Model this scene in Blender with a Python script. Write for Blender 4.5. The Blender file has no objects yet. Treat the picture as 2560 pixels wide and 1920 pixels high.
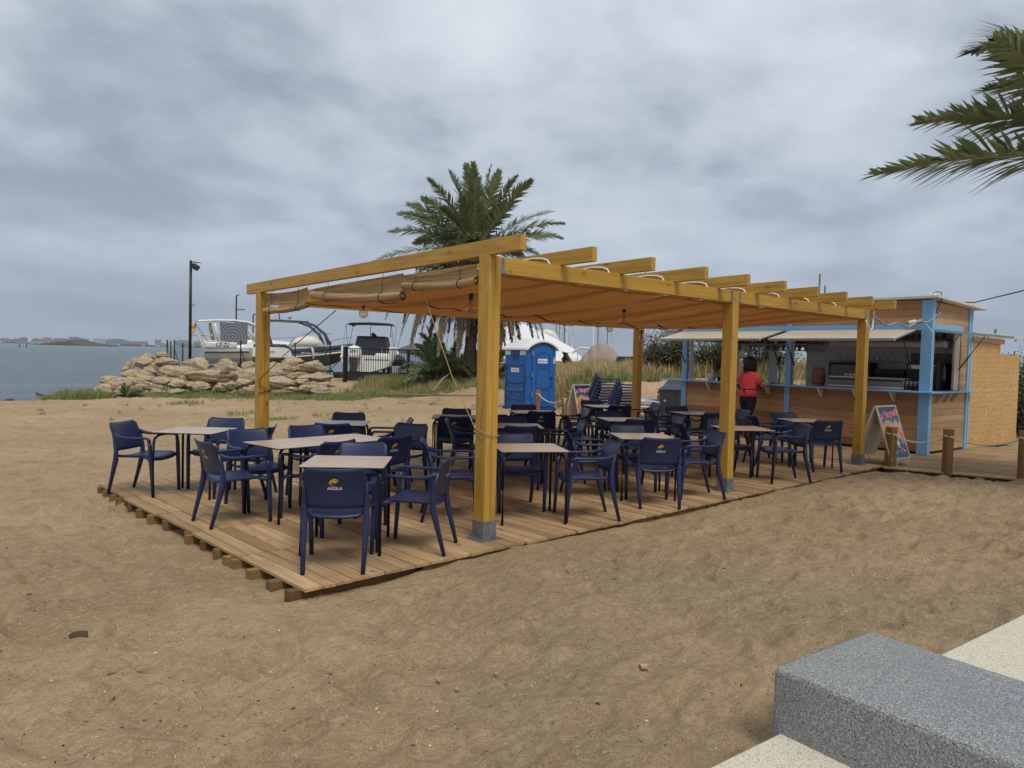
import bpy, bmesh, math, random
import numpy as np
from mathutils import Vector, Matrix
random.seed(7); rng = np.random.default_rng(7)
R = math.radians
sc = bpy.context.scene
C = sc.collection

# ------------------------------------------------------------------ camera
EYE = Vector((-4.4773, -5.0914, 1.70))
F_PX, YAW, PITCH, ROLL = 1873.36, .8158, -.0386, .0244     # focal length in photo pixels (2560 wide)
FWD = Vector((math.cos(YAW)*math.cos(PITCH), math.sin(YAW)*math.cos(PITCH), math.sin(PITCH)))
RGT = Vector((math.sin(YAW), -math.cos(YAW), 0)); UPV = RGT.cross(FWD)
cr, sr_ = math.cos(ROLL), math.sin(ROLL)
r2 = RGT*cr + UPV*sr_; u2 = UPV*cr - RGT*sr_
cam = bpy.data.cameras.new('camera'); co = bpy.data.objects.new('camera', cam); C.objects.link(co)
co.matrix_world = Matrix(((r2.x, u2.x, -FWD.x, EYE.x), (r2.y, u2.y, -FWD.y, EYE.y), (r2.z, u2.z, -FWD.z, EYE.z), (0, 0, 0, 1)))
cam.sensor_width = 36; cam.lens = 36*F_PX/2560; cam.clip_end = 40000; cam.clip_start = .05
sc.camera = co
# ------------------------------------------------------------------ light
sc.view_settings.view_transform = 'Standard'; sc.view_settings.look = 'None'; sc.view_settings.gamma = 1
sc.view_settings.use_curve_mapping = False; sc.view_settings.exposure = .32
SUN_EL, SUN_AZ = R(58), R(200)
w = bpy.data.worlds.new('World'); sc.world = w; w.use_nodes = True
nt = w.node_tree; nt.nodes.clear()
def N(t, **k):
    n = nt.nodes.new(t)
    for a, b in k.items():
        if a.startswith('i_'):
            key = a[2:]; key = int(key) if key.isdigit() else key.replace('_', ' ')
            n.inputs[key].default_value = b
        else: setattr(n, a, b)
    return n
L = lambda a, b: nt.links.new(a, b)
def ramp(stops, interp='LINEAR'):
    n = nt.nodes.new('ShaderNodeValToRGB'); e = n.color_ramp; e.interpolation = interp
    while len(e.elements) < len(stops): e.elements.new(.5)
    for s, (p, c) in zip(e.elements, stops):
        s.position = p; s.color = (*c, 1) if len(c) == 3 else c
    return n
def lin(h):
    h = h.lstrip('#'); o = []
    for i in (0, 2, 4):
        v = int(h[i:i+2], 16)/255; o.append(v/12.92 if v <= .04045 else ((v+.055)/1.055)**2.4)
    return tuple(o)
tc = N('ShaderNodeTexCoord'); sep = N('ShaderNodeSeparateXYZ'); L(tc.outputs['Generated'], sep.inputs[0])
zc = N('ShaderNodeMath', operation='MAXIMUM', i_1=0.0); L(sep.outputs[2], zc.inputs[0])
za = N('ShaderNodeMath', operation='ADD', i_1=.24); L(zc.outputs[0], za.inputs[0])
dx = N('ShaderNodeMath', operation='DIVIDE'); dy = N('ShaderNodeMath', operation='DIVIDE')
L(sep.outputs[0], dx.inputs[0]); L(za.outputs[0], dx.inputs[1]); L(sep.outputs[1], dy.inputs[0]); L(za.outputs[0], dy.inputs[1])
cb = N('ShaderNodeCombineXYZ', i_2=3.1); L(dx.outputs[0], cb.inputs[0]); L(dy.outputs[0], cb.inputs[1])
mp = N('ShaderNodeMapping'); mp.inputs['Rotation'].default_value = (0, 0, R(-35)); mp.inputs['Scale'].default_value = (1.05, 1.05, 1); L(cb.outputs[0], mp.inputs[0])
n1 = N('ShaderNodeTexNoise', i_Scale=2.1, i_Detail=10.0, i_Roughness=.56, i_Distortion=.22); L(mp.outputs[0], n1.inputs['Vector'])
n2 = N('ShaderNodeTexNoise', i_Scale=.8, i_Detail=3.0, i_Roughness=.5); L(mp.outputs[0], n2.inputs['Vector'])
mx = N('ShaderNodeMath', operation='MULTIPLY_ADD', i_1=.55); L(n1.outputs[0], mx.inputs[0])
m2 = N('ShaderNodeMath', operation='MULTIPLY', i_1=.45); L(n2.outputs[0], m2.inputs[0]); L(m2.outputs[0], mx.inputs[2])
rc = ramp([(.36, lin('8a93a0')), (.44, lin('9fa8b4')), (.50, lin('b2bbc6')), (.57, lin('c0c9d2')), (.68, lin('d2d9df'))]); L(mx.outputs[0], rc.inputs[0])
# the cloud deck flattens to an even blue-grey towards the horizon
hz = N('ShaderNodeMapRange', i_1=0.0, i_2=.30, i_3=1.0, i_4=0.0); hz.interpolation_type = 'SMOOTHSTEP'; L(zc.outputs[0], hz.inputs[0])
hm = N('ShaderNodeMath', operation='MULTIPLY', i_1=.62); L(hz.outputs[0], hm.inputs[0])
mh = N('ShaderNodeMixRGB'); L(hm.outputs[0], mh.inputs[0]); L(rc.outputs[0], mh.inputs[1]); mh.inputs[2].default_value = (*lin('a4b1c3'), 1)
sky = N('ShaderNodeTexSky', sky_type='NISHITA'); sky.sun_disc = False; sky.sun_elevation = SUN_EL; sky.sun_rotation = SUN_AZ
bs = N('ShaderNodeBackground', i_Strength=.05); L(sky.outputs[0], bs.inputs[0])
bc = N('ShaderNodeBackground', i_Strength=1.04); L(mh.outputs[0], bc.inputs[0])
ms = N('ShaderNodeMixShader', i_0=.94); L(bs.outputs[0], ms.inputs[1]); L(bc.outputs[0], ms.inputs[2])
wo = N('ShaderNodeOutputWorld'); L(ms.outputs[0], wo.inputs[0])
sl = bpy.data.lights.new('sun', 'SUN'); sl.energy = 1.7; sl.angle = R(22); sl.color = (1, .95, .88)
so = bpy.data.objects.new('sun', sl); C.objects.link(so)
sd = Vector((math.sin(SUN_AZ)*math.cos(SUN_EL), math.cos(SUN_AZ)*math.cos(SUN_EL), math.sin(SUN_EL)))
so.rotation_euler = sd.to_track_quat('Z', 'Y').to_euler()

# ------------------------------------------------------------------ helpers
def at(u, v, d):
    """world point seen at photo pixel (u, v), d metres ahead of the camera"""
    a, b = u-1280, v-960
    x = a*cr + b*sr_; y = -a*sr_ + b*cr
    return EYE + (FWD*F_PX + RGT*x - UPV*y)*(d/F_PX)
FH = Vector((math.cos(YAW), math.sin(YAW), 0))
def ld(lat, dep): return Vector((EYE.x, EYE.y, 0)) + RGT*lat + FH*dep
HEAD = math.degrees(YAW)            # camera heading in degrees
class MB:
    def __init__(s): s.v = []; s.f = []; s.m = []; s.c = []; s.usec = False
    def add(s, vs, fs, mi=0, col=None):
        o = len(s.v); s.v += [tuple(v) for v in vs]; s.f += [tuple(i+o for i in f) for f in fs]; s.m += [mi]*len(fs)
        s.c += [col if col is not None else .5]*len(fs)
        if col is not None: s.usec = True
        return s
    def box(s, a, b, mi=0, col=None, M=None):
        x0, y0, z0 = a; x1, y1, z1 = b
        vs = [Vector(p) for p in ((x0,y0,z0),(x1,y0,z0),(x1,y1,z0),(x0,y1,z0),(x0,y0,z1),(x1,y0,z1),(x1,y1,z1),(x0,y1,z1))]
        if M: vs = [M @ v for v in vs]
        return s.add(vs, [(0,3,2,1),(4,5,6,7),(0,1,5,4),(1,2,6,5),(2,3,7,6),(3,0,4,7)], mi, col)
    def beam(s, p, q, w, h, mi=0, col=None):
        """box from p to q, w across, h high"""
        p, q = Vector(p), Vector(q); d = (q-p).normalized()
        up = Vector((0,0,1)) if abs(d.z) < .95 else Vector((0,1,0))
        a = d.cross(up).normalized()*w/2; b = a.cross(d).normalized()*h/2
        vs = [p-a-b, p+a-b, p+a+b, p-a+b, q-a-b, q+a-b, q+a+b, q-a+b]
        return s.add(vs, [(0,1,2,3),(7,6,5,4),(0,4,5,1),(1,5,6,2),(2,6,7,3),(3,7,4,0)], mi, col)
    def sweep(s, pts, ws, hs=None, n=8, up=(0,0,1), mi=0, col=None, sq=1.0, cap=True):
        """tube along pts with an elliptic (sq=1) or squarish (sq<1) section, half-sizes ws/hs"""
        pts = [Vector(p) for p in pts]; k = len(pts)
        if not hasattr(ws, '__len__'): ws = [ws]*k
        if hs is None: hs = ws
        if not hasattr(hs, '__len__'): hs = [hs]*k
        vs = []; up = Vector(up)
        for i, p in enumerate(pts):
            d = (pts[min(i+1, k-1)] - pts[max(i-1, 0)]).normalized()
            a = d.cross(up)
            if a.length < 1e-3: a = d.cross(Vector((0,1,0.01)))
            a.normalize(); b = a.cross(d).normalized()
            for j in range(n):
                t = 2*math.pi*(j+.5)/n; c_, s_ = math.cos(t), math.sin(t)
                c_ = math.copysign(abs(c_)**sq, c_); s_ = math.copysign(abs(s_)**sq, s_)
                vs.append(p + a*ws[i]*c_ + b*hs[i]*s_)
        fs = [(i*n+j, i*n+(j+1) % n, (i+1)*n+(j+1) % n, (i+1)*n+j) for i in range(k-1) for j in range(n)]
        if cap: fs += [tuple(range(n))[::-1], tuple(range((k-1)*n, k*n))]
        return s.add(vs, fs, mi, col)
    def lathe(s, prof, n=16, o=(0,0,0), axis=None, mi=0, col=None):
        o = Vector(o); vs = []
        for r, z in prof:
            for j in range(n):
                t = 2*math.pi*j/n; vs.append(o + Vector((r*math.cos(t), r*math.sin(t), z)))
        if axis is not None:
            q = Vector((0,0,1)).rotation_difference(Vector(axis)); vs = [o + q @ (v-o) for v in vs]
        k = len(prof)
        fs = [(i*n+j, i*n+(j+1) % n, (i+1)*n+(j+1) % n, (i+1)*n+j) for i in range(k-1) for j in range(n)]
        fs += [tuple(range(n))[::-1], tuple(range((k-1)*n, k*n))]
        return s.add(vs, fs, mi, col)
    def grid(s, fn, nu, nv, mi=0, col=None, closed=False):
        vs = [fn(i/nu, j/nv) for i in range(nu+1) for j in range(nv+1)]
        fs = [(i*(nv+1)+j, i*(nv+1)+j+1, (i+1)*(nv+1)+j+1, (i+1)*(nv+1)+j) for i in range(nu) for j in range(nv)]
        return s.add(vs, fs, mi, col)
    def loft(s, rings, mi=0, cap=True, col=None):
        n = len(rings[0]); vs = [p for r in rings for p in r]; k = len(rings)
        fs = [(i*n+j, i*n+(j+1) % n, (i+1)*n+(j+1) % n, (i+1)*n+j) for i in range(k-1) for j in range(n)]
        if cap: fs += [tuple(range(n))[::-1], tuple(range((k-1)*n, k*n))]
        return s.add(vs, fs, mi, col)
    def build(s, name, mats, parent=None, smooth=False, bevel=0, solid=0, sub=0):
        me = bpy.data.meshes.new(name); me.from_pydata([tuple(v) for v in s.v], [], s.f)
        if not isinstance(mats, (list, tuple)): mats = [mats]
        for m in mats: me.materials.append(m)
        me.polygons.foreach_set('material_index', s.m)
        if s.usec:
            at_ = me.attributes.new('var', 'FLOAT', 'FACE'); at_.data.foreach_set('value', [float(c) for c in s.c])
        if smooth: me.polygons.foreach_set('use_smooth', [True]*len(me.polygons))
        me.update()
        o = bpy.data.objects.new(name, me); C.objects.link(o)
        if parent: o.parent = parent
        if solid:
            md = o.modifiers.new('s', 'SOLIDIFY'); md.thickness = solid; md.offset = 0
        if bevel:
            md = o.modifiers.new('b', 'BEVEL'); md.width = bevel; md.segments = 2; md.limit_method = 'ANGLE'
        if sub:
            md = o.modifiers.new('u', 'SUBSURF'); md.levels = sub; md.render_levels = sub
        return o
def tag(o, label=None, cat=None, group=None, kind=None):
    if label: o['label'] = label
    if cat: o['category'] = cat
    if group: o['group'] = group
    if kind: o['kind'] = kind
    return o
def empty(name, loc=(0,0,0), rz=0, label=None, cat=None, group=None):
    o = bpy.data.objects.new(name, None); C.objects.link(o); o.location = loc; o.rotation_euler = (0, 0, R(rz)); o.empty_display_size = .1
    return tag(o, label, cat, group)
CH = {}
def kids(o):
    return [c for c in bpy.data.objects if c.parent is o]
def copy_tree(o, parent=None):
    c = o.copy(); C.objects.link(c)
    if parent: c.parent = parent
    for ch in CH.get(o.name) or CH.setdefault(o.name, kids(o)): copy_tree(ch, c)
    return c
_tx = {}
def text_geo(body, size=1.0, bold=0.0, shear=0.0):
    """flat letters as (points, faces), centred on their own middle"""
    cu = bpy.data.curves.new('txt', 'FONT'); cu.body = body; cu.size = size; cu.offset = bold*size; cu.shear = shear
    cu.align_x = 'CENTER'; cu.align_y = 'CENTER'; cu.resolution_u = 3
    o = bpy.data.objects.new('txt', cu); C.objects.link(o)
    me = bpy.data.meshes.new_from_object(o.evaluated_get(bpy.context.evaluated_depsgraph_get()))
    vs = [v.co.copy() for v in me.vertices]; fs = [tuple(p.vertices) for p in me.polygons]
    bpy.data.objects.remove(o); bpy.data.curves.remove(cu); bpy.data.meshes.remove(me)
    return vs, fs

# ------------------------------------------------------------------ materials
class Mat:
    """procedural Principled material with chained nodes"""
    def __init__(s, name, base=(.5,.5,.5), rough=.6, metal=0, spec=.5):
        global nt
        s.m = bpy.data.materials.new(name); s.m.use_nodes = True; s.nt = s.m.node_tree; nt = s.nt
        s.b = s.nt.nodes['Principled BSDF']; s.b.inputs['Roughness'].default_value = rough; s.b.inputs['Metallic'].default_value = metal
        s.b.inputs['Specular IOR Level'].default_value = spec; s.b.inputs['Base Color'].default_value = (*base, 1)
        s.col = None; s.base = base; s.tc = N('ShaderNodeTexCoord')
    def co(s, scale=(1,1,1), rot=(0,0,0), src='Object'):
        global nt; nt = s.nt
        mp = N('ShaderNodeMapping'); mp.inputs['Scale'].default_value = scale; mp.inputs['Rotation'].default_value = rot
        L(s.tc.outputs[src], mp.inputs[0]); return mp.outputs[0]
    def cur(s):
        global nt; nt = s.nt
        if s.col is None:
            n = N('ShaderNodeRGB'); n.outputs[0].default_value = (*s.base, 1); s.col = n.outputs[0]
        return s.col
    def mixc(s, fac, color, mode='MIX', amt=1.0):
        global nt; nt = s.nt; c = s.cur()
        m = N('ShaderNodeMixRGB', blend_type=mode)
        if amt != 1.0:
            k = N('ShaderNodeMath', operation='MULTIPLY', i_1=amt); L(fac, k.inputs[0]); fac = k.outputs[0]
        L(fac, m.inputs[0]); L(c, m.inputs[1])
        if isinstance(color, tuple): m.inputs[2].default_value = (*color, 1)
        else: L(color, m.inputs[2])
        s.col = m.outputs[0]; return s
    def noise(s, scale=5, detail=4, rough=.5, vec=None, dist=0):
        global nt; nt = s.nt
        n = N('ShaderNodeTexNoise', i_Scale=float(scale), i_Detail=float(detail), i_Roughness=float(rough), i_Distortion=float(dist)); L(vec or s.co(), n.inputs['Vector']); return n.outputs[0]
    def voro(s, scale=5, vec=None, feature='F1', out=0, rnd=1.0):
        global nt; nt = s.nt
        n = N('ShaderNodeTexVoronoi', feature=feature); n.inputs['Scale'].default_value = scale; n.inputs['Randomness'].default_value = rnd; L(vec or s.co(), n.inputs['Vector']); return n.outputs[out]
    def mr(s, x, a, b, c=0.0, d=1.0):
        global nt; nt = s.nt
        n = N('ShaderNodeMapRange', i_1=float(a), i_2=float(b), i_3=float(c), i_4=float(d)); L(x, n.inputs[0]); return n.outputs[0]
    def attr(s, name='var'):
        global nt; nt = s.nt
        n = N('ShaderNodeAttribute', attribute_name=name); return n.outputs['Fac']
    def math(s, op, a, b):
        global nt; nt = s.nt
        n = N('ShaderNodeMath', operation=op)
        for i, q in enumerate((a, b)):
            if isinstance(q, (int, float)): n.inputs[i].default_value = q
            else: L(q, n.inputs[i])
        return n.outputs[0]
    def bump(s, h, strength=.3, dist=.01):
        global nt; nt = s.nt
        n = N('ShaderNodeBump', i_Strength=float(strength), i_Distance=float(dist)); L(h, n.inputs['Height'])
        if s.b.inputs['Normal'].is_linked: L(s.b.inputs['Normal'].links[0].from_socket, n.inputs['Normal'])
        L(n.outputs[0], s.b.inputs['Normal']); return s
    def rough(s, x, a, b):
        L(s.mr(x, 0, 1, a, b), s.b.inputs['Roughness']); return s
    def done(s):
        global nt; nt = s.nt
        if s.col is not None: L(s.col, s.b.inputs['Base Color'])
        return s.m
    def alpha(s, fac):
        global nt; nt = s.nt
        L(fac, s.b.inputs['Alpha']); return s
    def translucent(s, amt, color=None):
        global nt; nt = s.nt
        t = N('ShaderNodeBsdfTranslucent'); c = s.cur()
        if color: t.inputs[0].default_value = (*color, 1)
        else: L(c, t.inputs[0])
        m = N('ShaderNodeMixShader', i_0=amt); out = s.nt.nodes['Material Output']
        L(s.b.outputs[0], m.inputs[1]); L(t.outputs[0], m.inputs[2]); L(m.outputs[0], out.inputs[0]); s.surf = m; return s
def scale_rgb(c, k): return tuple(min(1, x*k) for x in c)
def plain(name, c, rough=.5, metal=0, spec=.5, var=.15, vs=6.0, bump=0):
    m = Mat(name, c, rough, metal, spec)
    if var:
        n = m.noise(vs, 4); m.mixc(m.mr(n, .35, .7), scale_rgb(c, 1-var*1.6)); n2 = m.noise(vs*9, 3); m.mixc(m.mr(n2, .5, .75), scale_rgb(c, 1+var), amt=.6)
    if bump: m.bump(m.noise(60, 3), bump, .002)
    return m.done()
def wood(name, c, dark, axis=0, rough=.65, knots=True, knotc=(.05,.02,.01), gs=1.0, var=0.0, gloss=None, stain=None, bstr=.25):
    m = Mat(name, c, rough)
    sc_ = [26*gs]*3; sc_[axis] = 1.3*gs
    g = m.noise(1.0, 5, .55, m.co(tuple(sc_)), 1.2)
    m.mixc(m.mr(g, .4, .68), dark, amt=.75)
    sc2 = [120*gs]*3; sc2[axis] = 3*gs
    f = m.noise(1.0, 3, .5, m.co(tuple(sc2))); m.mixc(m.mr(f, .45, .8), scale_rgb(dark, .8), amt=.35)
    big = m.noise(1.1, 3); m.mixc(m.mr(big, .4, .7), scale_rgb(c, .72), amt=.6)
    if var:
        m.mixc(m.mr(m.attr(), 0, 1, 0, var), scale_rgb(dark, .75)); 
    if knots:
        ks = [6.5]*3; ks[axis] = 3.2
        v = m.voro(1.0, m.co(tuple(ks))); m.mixc(m.mr(v, .105, .06), knotc, amt=.9)
        v2 = m.voro(1.0, m.co(tuple(ks))); m.mixc(m.mr(v2, .22, .08), dark, amt=.45)
    if stain:
        s_ = m.noise(.9, 5, .6); m.mixc(m.mr(s_, .5, .72), stain, amt=.6)
        s2 = m.noise(7, 4, .6); m.mixc(m.mr(s2, .6, .75), stain, amt=.5)
    m.bump(g, bstr, .004)
    return m.done()
M_ = {}
YB, YD = lin('c69a3e'), lin('94691e')
for ax, nm in enumerate('xyz'): M_['pine_'+nm] = wood('stained_pine_'+nm, scale_rgb(YB, 1.0), YD, ax, .5, knotc=(.07,.025,.008), gs=.8, bstr=.12)
M_['deck'] = wood('deck_boards', lin('d0ad80'), lin('8c6a44'), 1, .8, var=.75, knotc=lin('5c3f25'), gs=.7, stain=lin('8a6c48'))
M_['deck2'] = wood('deck_boards_far', lin('c8a67a'), lin('866545'), 0, .8, var=.75, knotc=lin('5c3f25'), gs=.7, stain=lin('85694a'))
M_['joist'] = wood('joist_wood', lin('9c7c48'), lin('5f472a'), 0, .85, var=.8, gs=.7)
M_['clad_y'] = wood('cladding_front', lin('d29f68'), lin('94653c'), 1, .6, var=.8, knotc=lin('301408'), gs=.33, bstr=.1)
M_['clad_x'] = wood('cladding_side', lin('cda878'), lin('94714a'), 0, .6, var=.55, knotc=lin('4a2a14'), gs=.33, stain=lin('8d7350'), bstr=.1)
M_['post_wood'] = wood('rough_post', lin('9a7444'), lin('5f3f20'), 2, .85, gs=.6, knotc=lin('2c1808'))
M_['cream_ply'] = wood('whitened_pine', lin('cbbd a4'.replace(' ','')), lin('a08c70'), 1, .6, gs=.5, knotc=lin('7a5a40'), bstr=.08)
M_['white_wood'] = plain('pale_painted_wood', lin('cfcabf'), .5, var=.1)
M_['navy'] = Mat('navy_plastic', lin('222d52'), .40, 0, .45)
m = M_['navy']; m.mixc(m.mr(m.noise(3, 3), .4, .7), lin('1b2444')); m.mixc(m.mr(m.noise(35, 4), .62, .8), lin('4a5578'), amt=.25); m.bump(m.noise(420, 2), .08, .0008); M_['navy'] = m.done()
M_['black_metal'] = plain('black_metal', (.012,.012,.014), .4, .3)
M_['galv'] = plain('galvanised_steel', lin('8d9398'), .45, .6, var=.3, vs=14)
M_['blue_paint'] = plain('sky_blue_paint', lin('7fb0d8'), .45, var=.07, vs=2.5, bump=.05)
M_['white_pl'] = plain('white_plastic', lin('e6e6e2'), .35, var=.06)
M_['white_gel'] = plain('white_gelcoat', lin('f2f2ee'), .3, var=.10, vs=2)
M_['cream_gel'] = plain('cream_gelcoat', lin('e0dac8'), .35, var=.1, vs=2)
M_['grey_gel'] = plain('grey_gelcoat', lin('50565e'), .35, var=.1, vs=2)
M_['dark_hull'] = plain('dark_hull', lin('23272d'), .35, var=.2, vs=2)
M_['canvas_grey'] = plain('grey_canvas', lin('4a4a4e'), .8, var=.1)
M_['canvas_cream'] = plain('cream_canvas', lin('e8e4d8'), .8, var=.08)
M_['canvas_beige'] = plain('beige_canvas', lin('9c8c7a'), .85, var=.15, vs=3)
M_['black_rub'] = plain('black_rubber', (.015,.015,.016), .6)
M_['rope'] = plain('white_rope', lin('d6cfc0'), .8, var=.1, vs=40)
M_['twine'] = plain('twine', lin('a98c5c'), .9, var=.1)
M_['toilet'] = plain('blue_polyethylene', lin('1d5ea6'), .45, var=.08, vs=3)
M_['toilet_d'] = plain('dark_blue_plastic', lin('123c72'), .5, var=.05)
M_['steel'] = plain('stainless', lin('b8b8b4'), .25, .9, var=.1)
M_['dark'] = plain('dark_cabinet', (.02,.02,.022), .5)
M_['in_white'] = plain('white_interior', lin('c8ccd0'), .6, var=.06)
M_['in_grey'] = plain('grey_shelf', lin('8f99a3'), .5, var=.08)
M_['gold'] = plain('gold_print', lin('d9a520'), .5, var=0)
M_['white_ink'] = plain('white_print', lin('dcdce4'), .5, var=0)
M_['black_ink'] = plain('black_print', (.02,.02,.02), .5, var=0)
M_['skin'] = plain('skin', lin('b98a70'), .5, var=.08, vs=5)
M_['hair'] = plain('dark_hair', lin('2a1714'), .6, var=.3, vs=30, bump=.5)
M_['coral'] = plain('coral_cotton', lin('e2484c'), .85, var=.12, vs=6)
M_['black_cloth'] = plain('black_cloth', (.012,.011,.012), .9, var=.2)
M_['red_pl'] = plain('red_plastic', lin('c02030'), .5)
M_['pink'] = plain('magenta_plastic', lin('b02a60'), .5)
M_['lid_blue'] = plain('blue_lid', lin('20377a'), .4)
M_['bin_grey'] = plain('grey_bin', lin('5c5e62'), .5)
M_['bin_green'] = plain('green_bin', lin('1f3a2c'), .5)
M_['mat_blue'] = plain('blue_fabric', lin('2257b8'), .7)
M_['green_mesh'] = None
def leafm(name, a, b, rough=.5, tr=.25, vs=1.5):
    m = Mat(name, a, rough, 0, .4); m.mixc(m.mr(m.attr(), 0, 1), b); m.mixc(m.mr(m.noise(vs, 3), .4, .7), scale_rgb(a, .6), amt=.5)
    m.translucent(tr); return m.done()
M_['palm'] = leafm('palm_leaf', lin('5f6d48'), lin('959c70'), tr=.32)
M_['palm_dry'] = leafm('dry_palm_leaf', lin('8a7c66'), lin('5e5040'), .8, .1)
M_['bark'] = plain('palm_bark', lin('4e4034'), .9, var=.4, vs=8, bump=.8)
M_['stalk'] = plain('palm_stalk', lin('8a8448'), .6, var=.2)
M_['grass_g'] = leafm('green_grass', lin('7c8a52'), lin('a0a468'), .7)
M_['grass_d'] = leafm('dry_grass', lin('d8c290'), lin('a08e5c'), .8)
M_['bush'] = leafm('bush_leaf', lin('34432a'), lin('5a6a3c'), .6)
M_['flower'] = leafm('magenta_bract', lin('b02a50'), lin('d0405c'), .7)

# sand
m = Mat('sand', lin('c6a983'), .95, 0, .15); P = m.co()
m.mixc(m.mr(m.noise(.35, 4, .6, P), .38, .62), lin('b39770'))
m.mixc(m.mr(m.noise(2.2, 5, .6, P), .45, .7), lin('9c805c'), amt=.6)
m.mixc(m.mr(m.noise(.16, 3, .5, P), .5, .68), lin('98866f'), amt=.6)
m.mixc(m.mr(m.noise(130, 2, .7, P), .52, .75), lin('6e563c'), amt=.7); m.mixc(m.mr(m.noise(34, 3, .7, P), .56, .7), lin('86694a'), amt=.55)
m.mixc(m.mr(m.noise(320, 2, .7, P), .55, .8), lin('dcc8a6'), amt=.6)
m.mixc(m.mr(m.voro(26, P), .10, .06), lin('5a4632'), amt=.55)
m.mixc(m.mr(m.voro(17, P), .055, .03), lin('e8dcc8'), amt=.9)
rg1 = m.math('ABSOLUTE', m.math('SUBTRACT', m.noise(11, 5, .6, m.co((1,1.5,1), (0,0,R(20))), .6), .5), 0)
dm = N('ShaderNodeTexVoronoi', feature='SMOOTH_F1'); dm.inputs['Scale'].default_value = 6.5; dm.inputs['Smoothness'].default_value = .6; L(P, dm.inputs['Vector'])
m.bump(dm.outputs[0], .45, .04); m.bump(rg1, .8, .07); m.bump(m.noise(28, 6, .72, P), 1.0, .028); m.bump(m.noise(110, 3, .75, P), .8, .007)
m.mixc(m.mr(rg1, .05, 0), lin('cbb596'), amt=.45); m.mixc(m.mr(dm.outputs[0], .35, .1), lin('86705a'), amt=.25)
M_['sand'] = m.done()
# granite, light and dark
def granite(name, a, b, c, s1, t1=(.5,.56), t2=(.58,.64)):
    m = Mat(name, a, .62, 0, .4); P = m.co((1,1,1))
    m.mixc(m.mr(m.noise(s1, 3, .7, P), *t1), b); m.mixc(m.mr(m.noise(s1*1.4, 2, .6, P), *t2), c); m.mixc(m.mr(m.voro(s1*.6, P), .22, .12), c, amt=.6)
    m.mixc(m.mr(m.noise(2.5, 3, .5, P), .4, .7), scale_rgb(a, .8), amt=.3)
    m.bump(m.noise(s1*.8, 3, .7, P), .45, .003); return m.done()
M_['granite'] = granite('grey_granite', lin('7f807f'), lin('aaaaa8'), lin('3e3f40'), 120, (.48,.56), (.56,.62))
M_['slab'] = granite('cream_granite', lin('d0c7b2'), lin('dfd7c4'), lin('6e675a'), 95, (.5,.6), (.60,.64))
# limestone boulders
m = Mat('limestone', lin('c6aa80'), .9, 0, .2); P = m.co()
m.mixc(m.mr(m.noise(1.3, 4, .6, P), .42, .62), lin('b3aa9a')); m.mixc(m.mr(m.noise(2.6, 5, .65, P), .5, .66), lin('c9a064'), amt=.5)
m.mixc(m.mr(m.noise(7, 5, .7, P), .52, .68), lin('5e5144'), amt=.75)
m.bump(m.noise(3.5, 7, .65, m.co((1,1,2.4)), 1.0), .9, .16); M_['rock'] = m.done()
m = Mat('wet_rock', lin('3c3834'), .6); m.bump(m.noise(4, 6, .6), .8, .1); M_['rock_d'] = m.done()
# water
m = Mat('sea_water', lin('5e6c72'), .26, 0, .4); P = m.co((1,1,1), (0,0,R(HEAD)))
st = m.co((1.0, .30, 1), (0, 0, R(-HEAD+0)))
wv = m.noise(1.7, 5, .6, m.co((.5, 1.6, 1), (0, 0, R(90-HEAD))))
m.mixc(m.mr(m.noise(.5, 4, .5, m.co((.3, 1.6, 1), (0, 0, R(90-HEAD)))), .4, .66), lin('66757c'))
m.mixc(m.mr(m.noise(2.6, 4, .6, m.co((.35, 2.2, 1), (0, 0, R(90-HEAD)))), .52, .66), lin('333f47'), amt=.8)
m.mixc(m.mr(m.noise(.16, 4, .6, m.co((.3, 2.6, 1), (0, 0, R(90-HEAD)))), .5, .62), lin('7a888e'), amt=.5)
m.bump(wv, 1.0, .9); m.bump(m.noise(7, 4, .6, m.co((.5, 1.4, 1), (0, 0, R(90-HEAD)))), .5, .05)
M_['water'] = m.done()
# reed blinds and reed canopy: fine stalks with gaps
def reed(name, c, dark, axis, tr, gap, trc=None, st=90):
    m = Mat(name, c, .8, 0, .2); s_ = [0.35]*3; s_[axis] = st
    n = m.noise(1.0, 2, .5, m.co(tuple(s_))); m.mixc(m.mr(n, .4, .65), dark)
    s3 = [1.2]*3; s3[axis] = 9; m.mixc(m.mr(m.noise(1.0, 3, .6, m.co(tuple(s3))), .45, .7), scale_rgb(dark, .75), amt=.6)
    m.bump(n, .5, .004); m.translucent(tr, trc)
    if gap:
        s4 = [.5]*3; s4[axis] = st*.8
        g = m.noise(1.0, 1, .5, m.co(tuple(s4))); patch = m.noise(.7, 2, .5, m.co((1.6, .5, 1)))
        gg = m.math('MULTIPLY', m.mr(g, .60, .66), m.mr(patch, .5, .6))
        t = N('ShaderNodeBsdfTransparent'); mm = N('ShaderNodeMixShader'); L(m.math('MULTIPLY', gg, gap), mm.inputs[0]); L(m.surf.outputs[0], mm.inputs[1]); L(t.outputs[0], mm.inputs[2]); L(mm.outputs[0], m.nt.nodes['Material Output'].inputs[0])
    return m.done()
M_['canopy'] = reed('orange_reed', lin('a27042'), lin('6e4522'), 0, .32, .8, lin('b07238'), 42)
M_['blind'] = reed('pale_reed', lin('c8ab82'), lin('97784f'), 2, .2, 0, None, 110)
m = Mat('bulb_glass', (.8,.62,.35), .05, 0, .6)
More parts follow.
